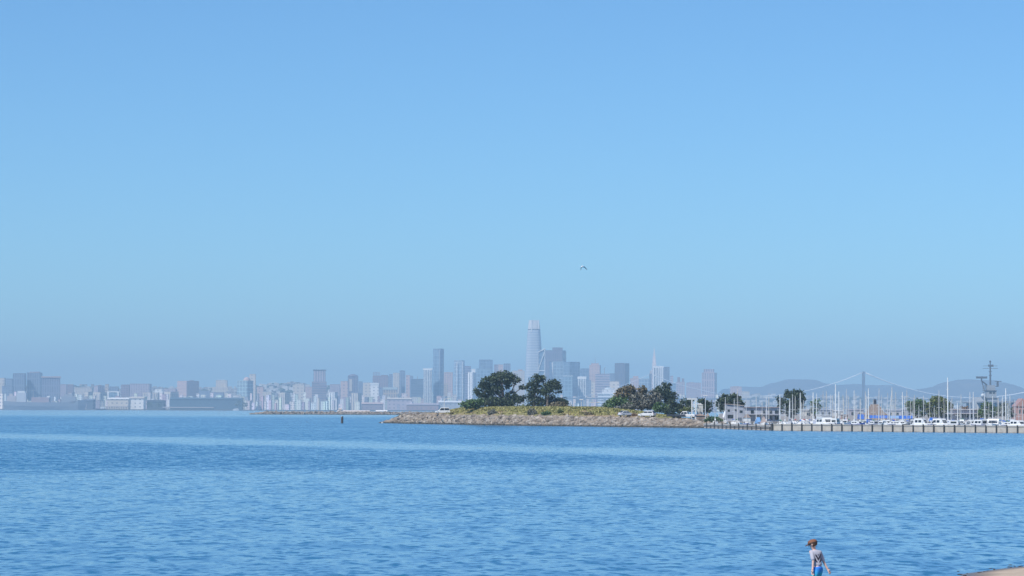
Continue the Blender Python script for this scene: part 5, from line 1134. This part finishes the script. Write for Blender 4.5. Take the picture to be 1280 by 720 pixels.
wing([(728.0,332.9,-.05,.26),(727.2,333.2,-.1,.26),(726.6,334.4,-.22,.24),(726.2,336.2,-.3,.18),(726.0,337.8,-.34,.06)], (.06,.065,.075), 'wing'); wing([(728.8,333.2,.05,.26),(730.2,333.3,.2,.17),(731.6,334.4,.35,.13),(733,336,.5,.1),(734.2,336.8,.6,.04)], (.16,.17,.19), 'wing')

# ------------------------------------------------------------------ the boy at the water's edge
SKIN = simple('skin', (.62,.40,.33), .55, .06, 6); HAIR = simple('brown_hair', (.11,.06,.035), .8, .3, 30)
YB = 64.0; base = at(1019, 744, YB); base.z = -.02
boy = empty('person', base); boy.scale = (1.04, 1.04, 1.04); tag(boy, 'child in brown cap, grey striped shirt and blue shorts walking left along the waterline', 'person')
def skin_mesh(name, verts, edges, radii, material, parent, sub=2):
    me = bpy.data.meshes.new(name); me.from_pydata(verts, edges, []); o = bpy.data.objects.new(name, me); COL.objects.link(o); o.parent = parent
    o.modifiers.new('skin', 'SKIN'); ss_ = o.modifiers.new('sub', 'SUBSURF'); ss_.levels = sub; ss_.render_levels = sub
    for i, r in enumerate(radii): me.skin_vertices[0].data[i].radius = (r, r) if not isinstance(r, tuple) else r
    me.skin_vertices[0].data[0].use_root = True; me.materials.append(material); o.modifiers['skin'].use_smooth_shade = True
    return o
V = []; E = []; R = []
def jv(p, r, prev=None):
    V.append(p); R.append(r); i = len(V)-1
    if prev is not None: E.append((prev, i))
    return i
pel = jv((.07,0,.64), .07); bel = jv((.055,0,.74), .07, pel); che = jv((.02,0,.90), .088, bel); upc = jv((.0,0,.985), .07, che); nk = jv((-.02,.005,1.045), .038, upc)
hd = jv((-.045,.01,1.10), .055, nk); h2 = jv((-.05,.015,1.165), .088, hd); h3 = jv((-.045,.02,1.215), .07, h2)
def armj(sh, el, wr, palm, side):
    a = jv(sh, .043, upc); b = jv(tuple((Vector(sh)*.5+Vector(el)*.5)), .034, a); c = jv(el, .029, b); d = jv(tuple((Vector(el)*.4+Vector(wr)*.6)), .026, c); e = jv(wr, .021, d); f = jv(palm, .029, e)
    dv = (Vector(palm)-Vector(wr)).normalized(); sd_ = Vector((.8,.6,0)); sd_ = (sd_-dv*sd_.dot(dv)).normalized(); fw = dv.cross(sd_)
    for k, ln in enumerate((.050,.060,.056,.044)):
        off = sd_*(.0165*(k-1.5)); q1 = jv(tuple(Vector(palm)+dv*.022+off), .0085, f); q2 = jv(tuple(Vector(palm)+dv*(.022+ln*.55)+off*1.25+fw*.006*side), .0075, q1); jv(tuple(Vector(palm)+dv*(.022+ln)+off*1.35+fw*.022*side), .0062, q2)
    t1 = jv(tuple(Vector(wr)+dv*.022-sd_*.024*side), .010, e); jv(tuple(Vector(wr)+dv*.058-sd_*.044*side+fw*.01), .0075, t1)
armj((-.085,-.07,1.0), (-.055,-.115,.81), (-.07,-.145,.63), (-.075,-.16,.575), 1)
armj((.105,.06,.985), (.19,.085,.79), (.27,.07,.635), (.30,.06,.59), -1)
def legj(hip, kn, an, toe):
    a = jv(hip, .075, pel); b = jv(tuple(Vector(hip)*.5+Vector(kn)*.5), .062, a); c = jv(kn, .046, b); d = jv(tuple(Vector(kn)*.55+Vector(an)*.45), .045, c); e = jv(an, .03, d); jv(toe, .026, jv(tuple(Vector(an)*.45+Vector(toe)*.55+Vector((0,0,-.008))), .03, e))
legj((.03,-.045,.60), (-.065,-.06,.34), (-.09,-.05,.07), (-.18,-.01,.03)); legj((.11,.04,.60), (.005,.06,.35), (.10,.03,.08), (.02,.10,.03))
body = skin_mesh('body', V, E, R, SKIN, boy)
# face pieces: nose, ear, on the head turned down and left
hc = Vector((-.05,.015,1.165)); fd = Vector((-.86,.25,-.42)).normalized(); rd = fd.cross(Vector((0,0,1))).normalized(); ud = rd.cross(fd)
fp = lambda f_, r_, u_: tuple(hc+fd*f_+rd*r_+ud*u_)
MB().add([fp(.088,-.012,-.015),fp(.088,.012,-.015),fp(.112,0,-.018),fp(.09,0,.02)], [(0,2,1),(0,3,2),(1,2,3),(0,1,3)]).build('nose', SKIN, boy)
for sg in (-1,1):
    MB().ico(fp(.0,.088*sg,-.005), .024, 2, (.7,.7,1.2)).build('ear', SKIN, boy, smooth=True); MB().ico(fp(.082,.033*sg,.012), .009, 2).build('eye', GLASS, boy, smooth=True)
MB().ico(fp(.086,0,-.05), .016, 2, (.6,1,.35)).build('mouth', simple('lips', (.42,.17,.14), .5), boy, smooth=True)
# hair: back and sides below the cap
hm = MB(); rings = []
for u_, r_ in ((-.055,.062),(-.03,.088),(.005,.098),(.035,.1),(.06,.09)):
    rings.append([tuple(hc+ud*u_+(-fd*math.cos(t)*r_*1.04+rd*math.sin(t)*r_)-fd*.006) for t in [(-1.75+3.5*k/12) for k in range(13)]] + [tuple(hc+ud*u_+(-fd*math.cos(t)*r_*.8+rd*math.sin(t)*r_*.8)) for t in [(1.75-3.5*k/12) for k in range(13)]])
hm.loft(rings).build('hair', HAIR, boy, smooth=True)
cu = (ud-fd*.12).normalized(); cf = (fd-cu*fd.dot(cu)).normalized(); crd = cf.cross(cu)
cap = MB().loft([[tuple(hc+cu*(.022+h_)+cf*(r_*1.12*math.cos(t)-.004)+crd*r_*math.sin(t)) for t in [2*PI*k/18 for k in range(18)]] for h_, r_ in ((0,.097),(.025,.097),(.05,.088),(.07,.07),(.083,.04),(.087,.01))]).build('cap', simple('brown_cap_cloth', (.19,.08,.045), .9, .3, 14), boy, smooth=True)
bnd = MB().loft([[tuple(hc+cu*(.012+h_)+cf*(.101*1.12*math.cos(t)-.004)+crd*.101*math.sin(t)) for t in [2*PI*k/18 for k in range(18)]] for h_ in (0,.026)]).build('cap_band', simple('dark_cap_band', (.035,.025,.025), .9), cap)
vz = []
for k in range(9):
    t = -.95+1.9*k/8; vz.append((cf*(.115*math.cos(t))+crd*.1*math.sin(t), cf*(.112*math.cos(t)+.06*math.cos(t*1.2))+crd*.088*math.sin(t)))
q = [tuple(hc+cu*.016+a) for a, b in vz]+[tuple(hc+cu*.004+b) for a, b in vz]+[tuple(hc+cu*.032+a) for a, b in vz]+[tuple(hc+cu*.018+b) for a, b in vz]
MB().add(q, [f for k in range(8) for f in ((k,k+1,10+k,9+k),(18+k,27+k,28+k,19+k),(9+k,10+k,28+k,27+k))]).build('visor', simple('brown_visor', (.12,.06,.045), .9), cap)
# shirt, with the printed stripes on its back
def shirt_mat():
    m, n = mat('grey_shirt_with_dark_print'); b = n.b; tc = n.new('ShaderNodeTexCoord'); P = n.new('ShaderNodeSeparateXYZ'); n.l.new(tc.outputs['Object'], P.inputs[0])
    x, y, z = P.outputs
    u = n.m('ADD', n.m('ADD', n.m('MULTIPLY', n.m('ABSOLUTE', n.m('SUBTRACT', x, .06)), .55), n.m('MULTIPLY', z, -.30)), n.m('MULTIPLY', n.noise(tc.outputs['Object'], 9, 2), .02))
    st = n.m('GREATER_THAN', n.m('FRACT', n.m('MULTIPLY', u, 30)), .44)
    inr = n.m('MULTIPLY', n.m('MULTIPLY', n.sstep(z, .76, .79), n.m('SUBTRACT', 1, n.sstep(z, .93, .97))), n.m('MULTIPLY', n.sstep(x, -.03, -.005), n.m('SUBTRACT', 1, n.sstep(x, .13, .155))))
    low = n.m('MULTIPLY', n.m('GREATER_THAN', n.noise(tc.outputs['Object'], 40, 1), .56), n.m('MULTIPLY', n.sstep(z, .68, .70), n.m('SUBTRACT', 1, n.sstep(z, .74, .755))))
    k = n.m('MAXIMUM', n.m('MULTIPLY', st, inr), n.m('MULTIPLY', low, .6)); k = n.m('MULTIPLY', k, n.m('LESS_THAN', y, .02))
    n.put(b.inputs['Base Color'], n.mix(k, (.45,.44,.50), (.035,.03,.05))); b.inputs['Roughness'].default_value = .9; return m
SV = []; SE = []; SR = []
def sj(p, r, prev=None):
    SV.append(p); SR.append(r); i = len(SV)-1
    if prev is not None: SE.append((prev, i))
    return i
a0 = sj((.068,0,.668), (.124,.113)); a1 = sj((.055,0,.76), (.1,.092), a0); a2 = sj((.02,0,.90), (.102,.098), a1); a3 = sj((.002,0,.98), .084, a2); sj((-.016,.003,1.03), .048, a3)
for sh, el in (((-.085,-.07,1.0), (-.055,-.115,.81)), ((.105,.06,.985), (.19,.085,.79))):
    q0 = sj(sh, .057, a3); q1 = sj(tuple(Vector(sh)*.55+Vector(el)*.45), .052, q0); sj(tuple(Vector(sh)*.02+Vector(el)*.98), .047, q1)
skin_mesh('shirt', SV, SE, SR, shirt_mat(), boy)
def shorts_mat():
    m, n = mat('blue_to_teal_shorts'); b = n.b; tc = n.new('ShaderNodeTexCoord'); P = n.new('ShaderNodeSeparateXYZ'); n.l.new(tc.outputs['Object'], P.inputs[0])
    f = n.m('ADD', P.outputs[2], n.m('MULTIPLY_ADD', n.noise(tc.outputs['Object'], 14, 3), .12, -.06))
    n.put(b.inputs['Base Color'], n.ramp(f, [(.42,(.10,.50,.36)),(.50,(.04,.45,.55)),(.58,(.03,.32,.70)),(.66,(.025,.19,.70))])); b.inputs['Roughness'].default_value = .8; return m
SV = []; SE = []; SR = []
s0 = sj((.072,0,.635), (.119,.109)); sj((.066,0,.70), (.108,.098), s0)
for hp, kn in (((.03,-.045,.60), (-.065,-.06,.34)), ((.11,.04,.60), (.005,.06,.35))):
    q0 = sj(hp, .088, s0); q1 = sj(tuple(Vector(hp)*.5+Vector(kn)*.5), .079, q0); sj(tuple(Vector(hp)*.1+Vector(kn)*.9), .074, q1)
skin_mesh('shorts', SV, SE, SR, shorts_mat(), boy)

# ------------------------------------------------------------------ label check
seen = defaultdict(list)
for ob in COL.objects:
    if ob.parent is None and 'label' in ob.keys():
        seen[ob['label']].append(ob.name)
        if not 4 <= len(ob['label'].split()) <= 16: print('LABELLEN', len(ob['label'].split()), ob['label'])
for k, v in seen.items():
    if len(v) > 1: print('DUPLABEL', k, v)
print('OBJECTS', len(COL.objects))
